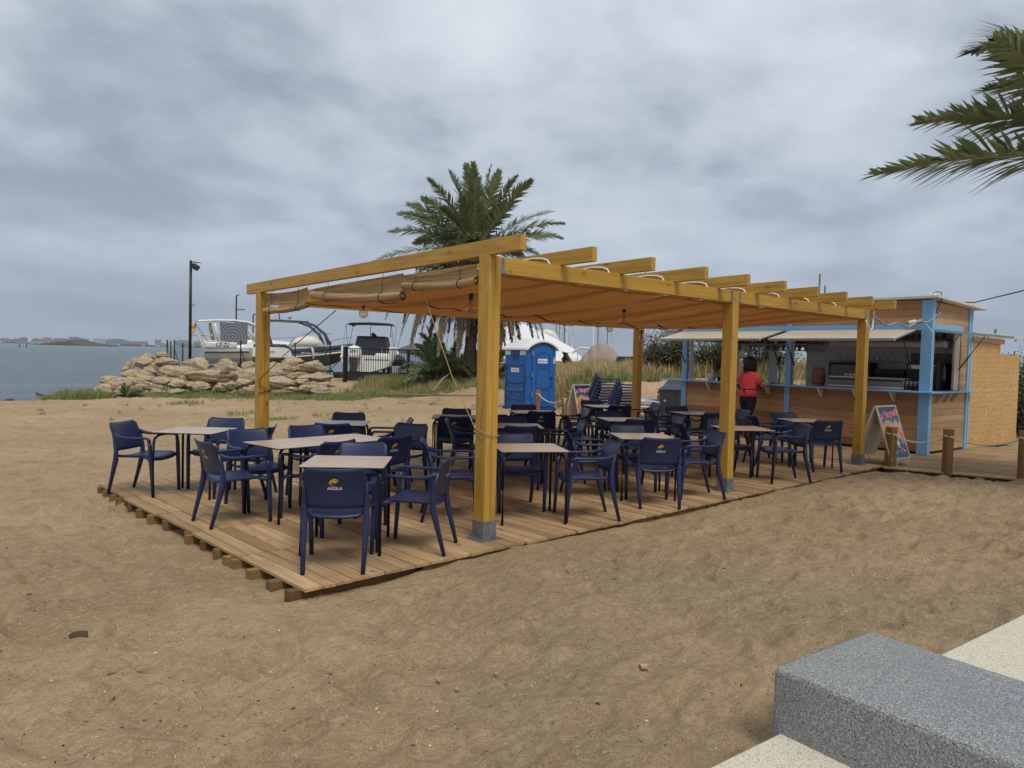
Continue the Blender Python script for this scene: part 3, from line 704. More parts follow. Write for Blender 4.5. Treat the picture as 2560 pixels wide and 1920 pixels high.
#   key: (x, y, table angle, description, {side: (distance, heading offset)})
ND = .50   # seat centre to table centre
def around(cx, cy, th, sides, desc):
    """sides: f = near the camera, b = beyond the table, l, r; th = direction of the table's front edge"""
    n = th + 90
    base = {'f': (n+180, n), 'b': (n, n+180), 'r': (th, th+180), 'l': (th+180, th)}
    lab = {'f': 'eagle-emblem armchair before the %s', 'b': 'navy armchair beyond the %s', 'r': 'navy armchair right of the %s', 'l': 'navy armchair left of the %s'}
    for s, v in sides.items():
        d, dh, lt = (v + (0, 0, 0))[:3] if isinstance(v, tuple) else (v, 0, 0)
        k = s[0]; a, h = base[k]; px = cx + math.cos(R(a))*d; py = cy + math.sin(R(a))*d
        px += math.cos(R(a+90))*lt; py += math.sin(R(a+90))*lt
        chair(px, py, h+dh, lab[k] % desc)
TB = [
 (-1.06, .60, -40, 'front left table nearest the deck edge', {'f': (.54, 3, .02), 'r': (.60, -12, -.02), 'b': (.52, -4, 0)}),
 (-1.20, 3.72, -47, 'leftmost table on the deck', {'l': (.60, -5, 0), 'b': (.55, 4, 0), 'r': (.58, 8, 0)}),
 (.70, 3.72, -38, 'table at the deck rear behind the joined pair', {'f': .50, 'b': (.55, 0, 0), 'r': (.62, 8, 0)}),
 (1.0, .45, -32, 'table just right of the nearest post', {'l': (.78, -4, -.1), 'b': (.53, 0, 0), 'r': (.62, 0, 0)}),
 (2.54, 2.27, -38, 'second table directly behind the nearest post', {'f': .46, 'b': .48, 'l': (.62, 0, 0), 'r': (.62, 0, 0)}),
 (4.52, 3.95, -33, 'table in front of the portable toilet', {'f': .44, 'b': .48, 'r': (.66, 0, 0), 'l': (.6, 0, 0)}),
 (2.71, 3.78, -40, 'rear table left of the nearest post', {'f': .44, 'b': .46}),
 (6.97, 4.37, -28, 'farthest table before the leaning sign board', {'f': .42, 'b': .48, 'r': (.8, 0, 0)}),
 (4.80, 2.20, -33, 'middle table two rows behind the big eagle chair', {'f': .44, 'b': .48, 'l': (.66, 0, 0), 'r': (.62, 0, 0)}),
 (3.02, .50, -38, 'front table between the near and middle posts', {'f': .50, 'b': .50, 'l': (.66, 0, 0), 'r': (.66, 4, 0)}),
 (7.10, 2.40, -30, 'table before the grey waste bin', {'f': .44, 'b': .48, 'l': (.62, 0, 0), 'r': (.66, 0, 0)}),
 (5.20, .40, -38, 'table right behind the middle post', {'b': .48, 'l': (.62, 0, 0), 'r': (.62, 0, 0)}),
 (7.52, .58, -38, 'rightmost table below the kiosk counter', {'f': .48, 'b': .5, 'l': (.62, 0, 0)}),
]
for cx, cy, th, d, sides in TB:
    table(cx, cy, th, 'square wood-look cafe table, the ' + d)
    around(cx, cy, th, sides, d)
table(-.86, 2.05, 5, 'left half of the two cafe tables pushed together'); table(-.155, 2.11, 5, 'right half of the two cafe tables pushed together')
G3 = 'navy armchairs around the tables'
chair(-1.42, 2.12, 0, 'navy armchair with side-on eagle emblem at the left end of the joined tables')
chair(.76, 2.45, 205, 'navy armchair at the right end of the joined tables')
chair(-.72, 1.74, 102, 'navy armchair with eagle emblem, front left of the joined tables'); chair(.05, 1.84, 96, 'navy armchair with eagle emblem, front right of the joined tables')
chair(-.95, 2.62, 268, 'navy armchair behind the left half of the joined tables'); chair(-.18, 2.72, 270, 'navy armchair behind the right half of the joined tables')
for k in range(8):
    p = ld(2.2, 18.6) + RGT*.028*k; chair(p.x, p.y, HEAD-100, 'navy armchair, number %s from the bottom of the taller stack' % ('one two three four five six seven eight'.split()[k]), 'armchairs in the taller stack', .005+.072*k)
for k in range(6):
    p = ld(2.95, 19.6) + RGT*.025*k; chair(p.x, p.y, HEAD-95, 'dark armchair, number %s from the bottom of the lower stack behind' % ('one two three four five six'.split()[k]), 'armchairs in the lower stack', -.02+.072*k)
mb = MB()
p = Vector((3.05, 3.35, 0)); mb.loft([[(p.x+sx*a*.17, p.y+sy*a*.12, z) for sx, sy in ((-1,-1),(1,-1),(1,1),(-1,1))] for z, a in ((.003, .85), (.30, 1.0), (.31, 1.08), (.33, 1.08))]); mb.loft([[(p.x+sx*a*.19, p.y+sy*a*.14, z) for sx, sy in ((-1,-1),(1,-1),(1,1),(-1,1))] for z, a in ((.332, 1.0), (.35, .96))])
tag(mb.build('pink_crate', M_['pink'], bevel=.01), 'magenta plastic box on the deck behind an eagle chair', 'box')

# ------------------------------------------------------------------ kiosk (x = inwards, y = to the left along the front)
def kiosk():
    root = empty('beach_bar_kiosk', K0, -math.degrees(.069), 'pine clad beach bar kiosk with sky blue frame and raised hatches', 'kiosk')
    bp = M_['blue_paint']; WK, DK = 5.75, 1.84
    def boards_front(y0, y1, z0, z1, x, name='front_cladding', h=.135):
        mb = MB(); z = z0
        while z < z1-.02:
            zz = min(z+h, z1); mb.box((x, y0, z+.004), (x+.03, y1, zz-.006), col=random.random()); z += h
        mb.box((x+.018, y0+.01, z0), (x+.04, y1-.01, z1), 1)
        mb.build(name, [M_['clad_y'], M_['white_wood']], root, bevel=.002)
    boards_front(.19, 2.85, .05, 1.16, .03); boards_front(2.98, 5.63, .05, 1.16, .03)
    boards_front(.19, 2.85, 2.485, 2.93, .03, 'upper_cladding'); boards_front(2.98, 5.63, 2.485, 2.93, .03, 'upper_cladding')
    def boards_side(x0, x1, z0, z1, y, name='side_cladding'):
        mb = MB(); z = z0
        while z < z1-.02:
            zz = min(z+.135, z1); mb.box((x0, y, z+.002), (x1, y+.03, zz-.002), col=random.random()); z += .135
        mb.box((x0, y+.018, z0), (x1, y+.04, z1), 0, col=.9); mb.build(name, M_['clad_x'], root)
    boards_side(.12, 1.82, .05, 1.16, .03); boards_side(.12, 1.82, 2.485, 2.90, .03, 'upper_cladding'); boards_side(1.5, 1.82, 1.16, 2.485, .03)
    for (x0, x1, y0, y1, z1) in ((0, .12, -.01, .19, 2.93), (0, .09, 2.85, 2.98, 2.93), (0, .10, 5.63, 5.76, 2.93), (1.82, 1.90, 0, .1, 2.85), (1.93, 2.0, .0, .1, 2.85)):
        mb = MB(); mb.box((x0, y0, 0), (x1, y1, z1)); mb.build('corner_post', bp, root, bevel=.004)
    for y0, y1 in ((.192, 2.848), (2.982, 5.628)):
        mb = MB(); mb.box((.004, y0, 2.36), (.08, y1, 2.483)); mb.build('fascia_rail', bp, root, bevel=.003)
    mb = MB(); mb.box((.122, .002, 2.36), (1.5, .06, 2.483)); mb.build('fascia_rail', bp, root, bevel=.003)
    mb = MB(); mb.box((-.20, -.13, 1.172), (.14, 6.3, 1.203)); mb.box((.141, -.13, 1.172), (2.05, .16, 1.203)); mb.build('counter_shelf', bp, root, bevel=.004)
    for y in (.62, 1.35, 2.1, 3.35, 4.1, 4.9):
        mb = MB(); vs = [(.028, y, 1.171), (-.16, y, 1.171), (-.15, y, 1.13), (-.02, y, .99), (.028, y, .97)]
        mb.add(vs+[(a, b+.045, c) for a, b, c in vs], [(0,1,2,3,4),(9,8,7,6,5)]+[(i, i+5, (i+1) % 5+5, (i+1) % 5) for i in range(5)]); mb.build('shelf_bracket', M_['white_wood'], root)
    for x in (.42, .78, 1.15):
        mb = MB(); vs = [(x, .028, 1.171), (x, -.11, 1.171), (x, -.10, 1.13), (x, -.0, .99), (x, .028, .97)]
        mb.add(vs+[(a+.045, b, c) for a, b, c in vs], [(0,1,2,3,4),(9,8,7,6,5)]+[(i, i+5, (i+1) % 5+5, (i+1) % 5) for i in range(5)]); mb.build('shelf_bracket', M_['cream_ply'], root)
    # roof
    mb = MB(); mb.add([(-.12, -.14, 2.955), (2.3, -.14, 2.85), (2.3, 5.9, 2.85), (-.12, 5.9, 2.955), (-.12, -.14, 3.0), (2.3, -.14, 2.895), (2.3, 5.9, 2.895), (-.12, 5.9, 3.0)], [(0,3,2,1),(4,5,6,7),(0,1,5,4),(1,2,6,5),(2,3,7,6),(3,0,4,7)])
    mb.build('roof', M_['white_wood'], root, bevel=.004)
    mb = MB(); mb.lathe([(.07, 0), (.07, .05), (.06, .075)], 14, (.25, .12, 3.0)); mb.build('roof_vent', M_['white_pl'], root, smooth=True)
    # interior: floor, back wall with two openings, left wall, ceiling
    iw = M_['in_white']; mb = MB()
    mb.box((1.80, .1, .05), (1.83, 3.5, 2.84)); mb.box((1.80, 5.35, .05), (1.83, 5.62, 2.84)); mb.box((1.80, 3.5, .05), (1.83, 5.35, 1.15)); mb.box((1.80, 3.5, 2.05), (1.83, 5.35, 2.84)); mb.box((1.80, 4.25, 1.15), (1.83, 4.5, 2.05))
    mb.build('back_wall', iw, root)
    mb = MB(); mb.box((.14, 5.66, .05), (1.79, 5.70, 1.15)); mb.box((.14, 5.66, 2.15), (1.79, 5.70, 2.84)); mb.box((1.62, 5.66, 1.15), (1.79, 5.70, 2.15)); mb.build('left_wall', iw, root)
    mb = MB(); mb.box((.15, .15, 2.50), (1.79, 5.6, 2.53)); mb.build('ceiling', iw, root)
    mb = MB(); mb.box((.12, .1, .03), (1.79, 5.6, .045)); mb.build('kiosk_floor', M_['in_grey'], root)
    for q_ in (((.1, 2.86, 1.21), (.16, 2.94, 2.35)), ((.11, 5.55, 1.21), (.16, 5.62, 2.35)), ((1.26, .05, 1.21), (1.5, .09, 2.35))): mb = MB(); mb.box(*q_); mb.build('opening_jamb', M_['white_wood'], root)
    # service worktop along the counter inside
    mb = MB(); mb.box((.145, .2, 1.05), (.55, 5.6, 1.165)); mb.build('worktop', M_['dark'], root)
    # hatches held open by gas struts
    for y0, y1, dark in ((.27, 2.84, 0), (3.04, 5.76, 0)):
        hatch(root, [(-.015, y0, 2.365), (-.015, y1, 2.365), (-.90, y1, 2.165), (-.90, y0, 2.165)], 'y')
    hatch(root, [(.14, -.01, 2.365), (1.44, -.01, 2.365), (1.44, -.88, 2.27), (.14, -.88, 2.27)], 'x')
    hatch(root, [(.20, 5.76, 2.36), (1.6, 5.76, 2.36), (1.6, 6.55, 2.33), (.20, 6.55, 2.33)], 'x')
    return root
def hatch(root, q, ax):
    q = [Vector(v) for v in q]; n = (q[1]-q[0]).cross(q[3]-q[0]).normalized(); n = n if n.z > 0 else -n
    d = (q[3]-q[0]); L_ = (q[1]-q[0])
    mb = MB(); mb.add([v for v in q]+[v+n*.018 for v in q], [(0,1,2,3),(7,6,5,4),(0,4,5,1),(1,5,6,2),(2,6,7,3),(3,7,4,0)]); h = mb.build('hatch', M_['cream_ply'], root)
    mb = MB()
    for s in (.02, .98): a = q[0]+L_*s; mb.beam(a-n*.016, a+d-n*.016, .055, .028)
    mb.build('hatch_trim', M_['blue_paint'], h)
    mb = MB(); mb.beam(q[3]-n*.004+d*.01, q[2]-n*.004+d*.01, .03, .05); mb.beam(q[3]+d*.03+n*.012, q[2]+d*.03+n*.012, .06, .006, mi=1); mb.build('hatch_edge', [M_['white_wood'], M_['blue_paint']], h)
    for s in (.03, .97):
        a = q[0]+L_*s; foot = Vector((a.x+(.02 if ax == 'y' else 0), a.y + (.03 if ax == 'x' else 0), 1.62)); mb = MB(); top = a+d*.48-n*.02; mid = top.lerp(foot, .55)
        mb.sweep([top, mid], .008, n=6); mb.sweep([mid, foot], .013, n=6); mb.build('gas_strut', M_['black_rub'], h)
    for s in (.38, .86):
        a = q[0]+L_*s+d*.8-n*.001; t = L_.normalized(); mb = MB(); mb.sweep([a, a-n*.03+t*.03, a-n*.035+t*.12, a+t*.15], .006, n=5); mb.build('handle', M_['galv'], h)
def kthing(name, loc, label, cat, group=None, rz=0):
    p = KM @ Vector(loc); return empty(name, p, rz-math.degrees(.069), label, cat, group)
kiosk()
def shelfunit(y0, y1, zs, x, label):
    t = kthing('wall_shelf', (x, (y0+y1)/2, zs[0]), label, 'shelf')
    for z in zs: mb = MB(); mb.box((-.14, -(y1-y0)/2, z-zs[0]), (.12, (y1-y0)/2, z-zs[0]+.022)); mb.build('shelf_board', M_['in_grey'], t)
shelfunit(3.02, 5.6, (1.96, 2.11, 2.27), 1.62, 'three white shelves of small bottles in the left bay of the kiosk')
shelfunit(.25, 2.8, (2.22,), 1.62, 'long high shelf with jars in the right bay of the kiosk')
shelfunit(1.3, 2.75, (1.74,), 1.62, 'shelf of upside-down glasses inside the kiosk')
cols = [plain('bottle_%d' % i, lin(h), .25, var=.1) for i, h in enumerate(('6a2018', '1c3a1e', 'b0702a', '20242c', '8c2a34', 'c8c0a8', '24408c', '5a3a20'))]
def bottle_mesh(r, h, m):
    mb = MB(); mb.lathe([(r*.9, 0), (r, .01), (r, h*.55), (r*.9, h*.63), (r*.35, h*.74), (r*.33, h*.95), (r*.42, h*.96), (r*.42, h)], 10); me = mb.build('bottle', m, smooth=True); return me
protos = [bottle_mesh(.032+.004*(i % 3), .125+.012*(i % 3), c) for i, c in enumerate(cols)]; ub = set()
def place(proto, i, loc, label, cat, group):
    if i not in ub: o = proto; ub.add(i)
    else: o = proto.copy(); C.objects.link(o)
    o.location = KM @ Vector(loc); tag(o, label, cat, group)
for z, y0, y1, lb, n in ((2.293, 3.2, 5.5, 'small dark bottle or jar on the top shelf of the left bay', 22), (2.133, 3.2, 5.5, 'small dark bottle or jar on the middle shelf of the left bay', 22), (1.983, 3.4, 5.3, 'small bottle or jar on the lowest shelf of the left bay', 14), (2.243, .4, 2.7, 'small jar on the long shelf of the right bay', 16)):
    for k in range(n):
        i = random.randrange(8); place(protos[i], i, (1.55+random.uniform(-.03, .06), y0+(y1-y0)*(k+random.uniform(-.3, .3))/n, z), lb, 'bottle', lb.replace('small dark bottle or jar', 'bottles').replace('small bottle or jar', 'bottles').replace('small jar', 'jars'))
t = kthing('extractor_hood', (1.35, 1.25, 2.06), 'long white hood box across the right bay of the kiosk', 'hood'); mb = MB(); mb.box((-.2, -1.05, 0), (.2, 1.35, .13)); mb.build('hood_body', M_['in_white'], t, bevel=.01); mb = MB(); mb.box((-.205, -1.0, .10), (-.201, 1.2, .115)); mb.build('dark_slot', M_['dark'], t)
gm = MB(); gm.lathe([(.028, 0), (.036, -.09), (.030, -.10)], 10, (0,0,.10)); gm.lathe([(.004, .1), (.004, .16), (.03, .165)], 8); gp = gm.build('wine_glass', M_['glass'], smooth=True)
for k in range(18):
    o = gp if k == 0 else gp.copy(); (None if k == 0 else C.objects.link(o)); o.location = KM @ Vector((1.45+.12*(k % 2), 1.35+.075*k, 1.78)); tag(o, 'wine glass hanging upside down in the kiosk rack', 'glass', 'glasses in the kiosk rack')
# beer taps
for k, y in enumerate((3.38, 3.12)):
    t = kthing('beer_tap', (.42, y, 1.166), 'chrome beer tap column on the counter, %s' % ('left one by the customer' if k == 0 else 'right one beside the middle blue post'), 'beer tap', 'beer tap columns')
    mb = MB(); mb.lathe([(.06, 0), (.06, .02), (.036, .04), (.034, .46), (.04, .47), (.04, .52), (.03, .57), (.01, .59)], 16); mb.build('column', M_['steel'], t, smooth=True)
    mb = MB(); mb.lathe([(.038, .5), (.042, .56), (.034, .63), (.01, .66)], 12); mb.build('cap', M_['black_rub'], t, smooth=True)
    mb = MB(); mb.sweep([(0,0,.48), (-.08,0,.5), (-.1,0,.44)], .01, n=6); mb.sweep([(-.07,0,.5), (-.08,-.01,.62)], [.007, .013], n=6); mb.build('handle', M_['black_rub'], t, smooth=True)
t = kthing('drip_tray', (.32, 3.25, 1.167), 'black drip tray under the beer taps', 'tray'); mb = MB(); mb.box((-.12, -.25, 0), (.18, .3, .03)); mb.build('tray_body', M_['dark'], t, bevel=.005)
t = kthing('wooden_barrel', (.40, 2.42, 1.166), 'small orange-brown wooden barrel with metal hoops on the counter', 'barrel')
prof = [(.105, 0), (.125, .06), (.14, .16), (.142, .22), (.138, .30), (.12, .38), (.105, .43)]
mb = MB(); mb.lathe(prof, 22); mb.build('staves', wood('barrel_wood', lin('a0602c'), lin('5c2e12'), 2, .5), t, smooth=True)
for z, r in ((.05, .124), (.12, .137), (.31, .138), (.385, .121)): mb = MB(); mb.lathe([(r+.003, z-.012), (r+.005, z), (r+.003, z+.012)], 22); mb.build('hoop', M_['galv'], t, smooth=True)
t = kthing('display_case', (.38, 1.55, 1.166), 'long refrigerated glass display case on the kiosk counter', 'display case')
mb = MB(); mb.box((-.18, -1.0, 0), (.15, .55, .035)); mb.box((-.19, -1.0, .05), (-.17, .55, .08)); mb.build('base', M_['cream_gel'], t, bevel=.004); mb = MB(); mb.box((-.16, -.98, .09), (.14, .53, .22)); mb.build('dark_well', M_['dark'], t)
mb = MB(); mb.grid(lambda a, b: (-.18+.05*b*b, -1.0+1.55*a, .085+.16*b), 2, 6); mb.build('curved_glass', M_['glass'], t, smooth=True); mb = MB(); mb.box((-.14, -1.0, .245), (.15, .55, .262)); mb.build('top_rail', M_['steel'], t)
t = kthing('wicker_box', (.45, 1.62, 1.43), 'low wicker tray with white squares on top of the display case', 'tray'); mb = MB(); mb.box((-.1, -.22, 0), (.1, .22, .07)); mb.build('wicker', cols[2], t, bevel=.006)
for k in range(5): mb = MB(); mb.box((-.104, -.18+.08*k, .02), (-.1005, -.14+.08*k, .045)); mb.build('white_square', M_['white_ink'], t)
for k in range(5):
    t = kthing('metal_cup', (.25, .28+.075*k, 1.204), 'stainless cup in the row beside the blue corner post', 'cup', 'steel cups beside the corner post'); mb = MB(); mb.lathe([(.026, 0), (.03, .17), (.031, .175), (.026, .17)], 12); mb.build('cup_body', M_['steel'], t, smooth=True)
for k in range(5):
    t = kthing('bottle_upright', (1.3, .25+.12*k, 1.40), 'tall clear bottle standing at the right inside the kiosk', 'bottle', 'clear bottles at the right inside the kiosk'); mb = MB(); mb.lathe([(.035, 0), (.035, .2), (.014, .28), (.014, .33)], 10); mb.build('bottle_glass', M_['glass'], t, smooth=True)
t = kthing('darkening_block', (1.45, 2.15, .3), 'tall black block added to the kiosk back wall to darken the bay', 'dark block'); mb = MB(); mb.box((0, -.35, 0), (.33, .6, 1.42)); mb.build('darkening_block_body', M_['dark'], t, bevel=.01); mb = MB(); mb.box((-.008, -.3, .9), (-.002, .55, 1.36)); mb.build('block_pane', M_['glass'], t)  # fridge-shaped black block, added only to darken the right bay
t = kthing('darkening_box', (1.15, 1.25, 1.165), 'dark box added behind the display case to darken the kiosk', 'dark box'); mb = MB(); mb.box((0, -.3, 0), (.4, .3, .40)); mb.box((-.05, -.3, .32), (0, .3, .44)); mb.build('darkening_box_body', M_['dark'], t, bevel=.015); mb = MB(); mb.box((-.02, -.28, .41), (.38, .28, .425)); mb.build('box_rail', M_['steel'], t)  # machine-shaped dark box, added to make the interior look darker
t = kthing('picture_panel', (1.78, .75, 1.45), 'grey panel board on the back wall of the kiosk', 'panel'); mb = MB(); mb.box((0, -.45, 0), (.015, .35, .5)); mb.build('panel_sheet', M_['bin_grey'], t)
t = kthing('oven', (1.0, .75, 1.0), 'dark oven standing inside the right end of the kiosk', 'oven'); mb = MB(); mb.box((-.0, -.5, 0), (.7, .1, .75)); mb.build('oven_body', M_['dark'], t, bevel=.01); mb = MB(); mb.box((-.012, -.45, .62), (-.002, .05, .70)); mb.build('control_strip', M_['steel'], t)
t = kthing('plastic_tub', (.20, 5.02, 1.204), 'translucent plastic tub on the left end of the counter', 'tub'); mb = MB(); mb.lathe([(.085, 0), (.105, .15), (.11, .16), (.11, .17), (.1, .17)], 18); mb.build('tub_body', M_['canvas_cream'], t, smooth=True)
for k, (y, h, c_) in enumerate(((4.78, .09, 3), (4.68, .08, 1), (4.45, .07, 5), (4.35, .075, 5), (4.25, .06, 3))):
    t = kthing('napkin_holder' if k > 1 else 'jar', (.15, y, 1.204), ['black jar beside the plastic tub', 'olive jar two along from the plastic tub', 'first of three grey containers left of the middle pergola post', 'second of three grey containers left of the middle pergola post', 'last grey container left of the middle pergola post'][k], 'container'); mb = MB(); mb.lathe([(.035, 0), (.04, h*.8), (.036, h)], 12); mb.build('jar_body', cols[c_], t, smooth=True); mb = MB(); mb.lathe([(.038, h), (.038, h+.012)], 12); mb.build('lid', M_['dark'], t)
# camera, junction box, conduit on the kiosk corner
t = kthing('security_camera', (-.05, .27, 2.53), 'small white security camera beside the blue corner post', 'security camera')
mb = MB(); mb.lathe([(.034, 0), (.036, .02), (.036, .13), (.03, .135)], 14, (0,0,0), (-.55, .75, -.25)); mb.build('housing', M_['white_pl'], t, smooth=True)
mb = MB(); mb.lathe([(.024, 0), (.024, .006)], 12, Vector((-.55, .75, -.25)).normalized()*.134, (-.55, .75, -.25)); mb.build('lens', M_['dark'], t); mb = MB(); mb.sweep([(0,0,0), (.03,-.06,.02), (.05,-.09,.03)], .012, n=6); mb.build('mount', M_['white_pl'], t)
t = empty('junction_box', (PC+W_+.005, .0, H-.22), 0, 'grey junction box with looped cables on the right front post', 'junction box'); mb = MB(); mb.box((.0, -.03, 0), (.1, .12, .17)); mb.build('box_body', M_['in_grey'], t, bevel=.008)
mb = MB(); mb.sweep([(.03, -.04, .12), (-.03, -.06, -.08), (-.12, -.05, -.12), (-.2, -.03, -.02), (-.22, -.02, .05)], .012, n=6); mb.sweep([(.03, -.04, .0), (.0, -.06, .2), (-.02, -.06, .33), (-.06, -.05, .36)], .012, n=6); mb.build('cable', M_['white_pl'], t, smooth=True)
a = Vector((PC+W_+.1, .05, H-.12)); b = KM @ Vector((.3, -.02, 2.66))
cord([a+(b-a)*k+Vector((0, 0, -.16*math.sin(k*math.pi)+.04*math.sin(k*21))) for k in np.linspace(0, 1, 18)], .017, M_['in_grey'], 'grey corrugated conduit sagging between pergola and kiosk', 'conduit', 'conduit')
cord([KM @ Vector(v) for v in ((-.02, .12, 2.5), (-.03, .05, 2.42), (-.03, .0, 2.35), (-.02, -.03, 2.28))], .006, M_['white_pl'], 'thin white wire hanging down the blue corner post', 'wire')
cord([KM @ Vector(v) for v in ((.2, .1, 3.06), (.15, .0, 3.09), (.05, -.12, 3.06), (-.02, -.15, 2.9), (.1, -.03, 2.72), (.25, -.01, 2.66))], .008, M_['black_rub'], 'black cable looping off the kiosk roof corner', 'cable')
cord([at(2403, 756, 15.2), at(2436, 756, 15), at(2560, 726, 13), at(2800, 650, 9)], .012, M_['black_rub'], 'black overhead cable leaving the kiosk roof to the right', 'cable')
# rear annex clad with patterned boards
def annex(x0, x1, y0, z1, label, nm):
    t = empty(nm, KM @ Vector((x0, y0, 0)), -math.degrees(.069), label, 'shed')
    mb = MB(); mb.box((0, 0, .0), (x1-x0, .05, z1)); mb.box((x1-x0-.05, .05, 0), (x1-x0, 2.5, z1)); mb.build('wall_panel', M_['sheet'], t)
    return t
m = Mat('patterned_sheet', lin('cfa86c'), .7); P = m.co((1.0, 1, 1))
rw = m.noise(1.0, 4, .6, m.co((1.3, 1.3, 5.5)), 1.0)
m.mixc(m.mr(m.math('ABSOLUTE', m.math('SUBTRACT', m.math('FRACT', m.math('MULTIPLY', rw, 13), 0), .5), 0), .16, .04), lin('6e4a22'), amt=.75)
bk = N('ShaderNodeTexBrick', i_Scale=1.0); bk.inputs['Brick Width'].default_value = .62; bk.inputs['Row Height'].default_value = .105; bk.inputs['Mortar Size'].default_value = .006; bk.inputs['Color1'].default_value = (0,0,0,1); bk.inputs['Color2'].default_value = (.3,.3,.3,1); bk.inputs['Mortar'].default_value = (1,1,1,1)
L(m.co((1,1,1), (R(90), 0, 0)), bk.inputs['Vector']); m.mixc(m.mr(bk.outputs[0], .5, 1), lin('6e4a26'), amt=.3); m.mixc(m.mr(m.noise(1.4, 4), .45, .7), lin('b98a4e'), amt=.6)
M_['sheet'] = m.done()
t = annex(2.03, 3.66, .02, 2.22, 'shed wall of tan patterned boards beside the kiosk', 'board_shed')
mb = MB(); mb.beam((-.05, -.012, 2.27), (1.75, -.012, 2.25), .06, .11); mb.build('top_board', M_['clad_x'], t)
t = annex(3.68, 5.0, .05, 1.98, 'lower farther shed wall of tan patterned boards', 'board_shed')
t = kthing('water_tank', (4.4, .9, 2.0), 'cream rounded tank top above the lower shed wall', 'tank'); mb = MB(); mb.lathe([(.5, -1.9), (.52, -.1), (.46, .12), (.2, .24), (.08, .26)], 24); mb.build('tank_body', M_['cream_gel'], t, smooth=True)
t = kthing('metal_strap', (2.9, -.1, 2.36), 'long grey board with steel eye sticking out beyond the hatch', 'board'); mb = MB(); mb.box((-1.1, -.03, -.03), (1.9, .03, .03)); mb.build('bar', M_['white_wood'], t); mb = MB(); mb.sweep([(.03+.045*math.cos(a_), 0, .09+.045*math.sin(a_)) for a_ in np.linspace(0, 6.28, 13)], .014, n=6, up=(0,1,0)); mb.build('eye', M_['galv'], t, smooth=True)

# ------------------------------------------------------------------ rope posts and ropes
def rpost(x, y, h, label, w_=.1, z=None, rz=0, g='wooden rope posts'):
    z = gz(x, y)-.25 if z is None else z; t = empty('rope_post', (x, y, 0), rz, label, 'post', g)
    mb = MB(); mb.box((-w_/2, -w_/2, z), (w_/2, w_/2, h)); mb.build('timber', M_['post_wood'], t, bevel=.006)
    mb = MB(); mb.sweep([( (w_/2+.008)*math.cos(a_), (w_/2+.008)*math.sin(a_), h-.11+.01*math.sin(a_)) for a_ in np.linspace(0, 6.28, 13)], .011, n=6); mb.build('rope_knot', M_['rope'], t, smooth=True)
    return Vector((x, y, h-.11))
RP = [rpost(8.70, -.36, .655, 'rope post where the two decks meet, leftmost of the right row', .13, rz=-20), rpost(8.76, -1.20, .69, 'middle rope post in the sand before the blue corner post', .115, rz=-20), rpost(8.96, -2.18, .745, 'rightmost rope post at the photo edge', .115, rz=-20)]
def rope(a, b, sag, label, r=.013):
    a, b = Vector(a), Vector(b); cord([a+(b-a)*k+Vector((0,0,-sag*4*k*(1-k))) for k in np.linspace(0, 1, 15)], r, M_['rope'], label, 'rope', 'rope')
rope(RP[0], RP[1], .13, 'white rope sagging between left and middle right-hand posts'); rope(RP[1], RP[2], .13, 'white rope sagging to the rightmost post'); rope(RP[2], (9.1, -3.3, .66), .13, 'white rope leaving the photo at the right edge')
RQ = [rpost(*up_, h_, lb, .1) for up_, h_, lb in (
      ((10.10, 9.35), .77, 'slim rope post in front of the portable toilet'), ((9.42, 7.72), .75, 'rope post with knotted rope between toilet and sign board'), ((11.6, 9.5), .80, 'rope post behind the knotted one'), ((11.0, 8.6), .82, 'rope post just right of the knotted one'), ((13.2, 7.55), .78, 'rope post beside the stacked sunbeds'))]
rope(RQ[0], RQ[1], .17, 'white rope drooping in front of the blue toilet'); rope(RQ[2], (11.7, 8.3, .62), .05, 'white rope running behind the far sign board'); rope(RQ[3], (11.9, 7.9, .5), .04, 'lower white rope behind the far sign board'); rope(RQ[4], (11.9, 8.6, .62), .08, 'thin rope rising over the sunbeds to the post')
cord([RQ[1]+Vector((-.06,-.06,0)), RQ[1]+Vector((-.1,-.08,-.12)), RQ[1]+Vector((-.09,-.07,-.24))], .012, M_['rope'], 'loose rope end hanging from the knotted post', 'rope')

# ------------------------------------------------------------------ A-boards
m = Mat('cocktail_poster', lin('243a6a'), .35); P = m.co((1,1,1), src='Generated')
sp = N('ShaderNodeSeparateXYZ'); L(m.tc.outputs['Generated'], sp.inputs[0]); zz = sp.outputs[2]; xx = sp.outputs[0]
rp = ramp([(0, lin('232a52')), (.28, lin('2a3058')), (.36, lin('d8743a')), (.55, lin('e8682c')), (.64, lin('d8a040')), (.72, lin('2f6070')), (.84, lin('262a5c')), (1, lin('1c2250'))])
jig = m.noise(1.0, 2, .5, m.co((7, 7, 2.5), src='Generated')); L(m.math('ADD', zz, m.math('MULTIPLY', m.math('SUBTRACT', jig, .5), .28)), rp.inputs[0]); m.mixc(m.mr(zz, -2, -1), rp.outputs[0])
bl = m.voro(1.0, m.co((5, 5, 8), src='Generated'), out=1); band = m.math('MULTIPLY', m.mr(zz, .06, .16), m.mr(zz, .74, .62)); m.mixc(m.math('MULTIPLY', band, m.mr(m.noise(1.0, 2, .5, m.co((9, 9, 9), src='Generated')), .5, .56)), bl, 'MIX', .8)
m.mixc(m.math('MULTIPLY', band, m.mr(m.noise(1.0, 2, .5, m.co((11, 11, 5), src='Generated')), .58, .62)), lin('3a1c18'), amt=.8)
M_['poster'] = m.done(); M_['pink_ink'] = plain('pink_print', lin('e0506c'), .5, var=0); M_['pinkish'] = plain('pale_pink_print', lin('f0d4dc'), .5, var=0); M_['board_back'] = plain('board_back', lin('d8d0c4'), .6, var=.1)
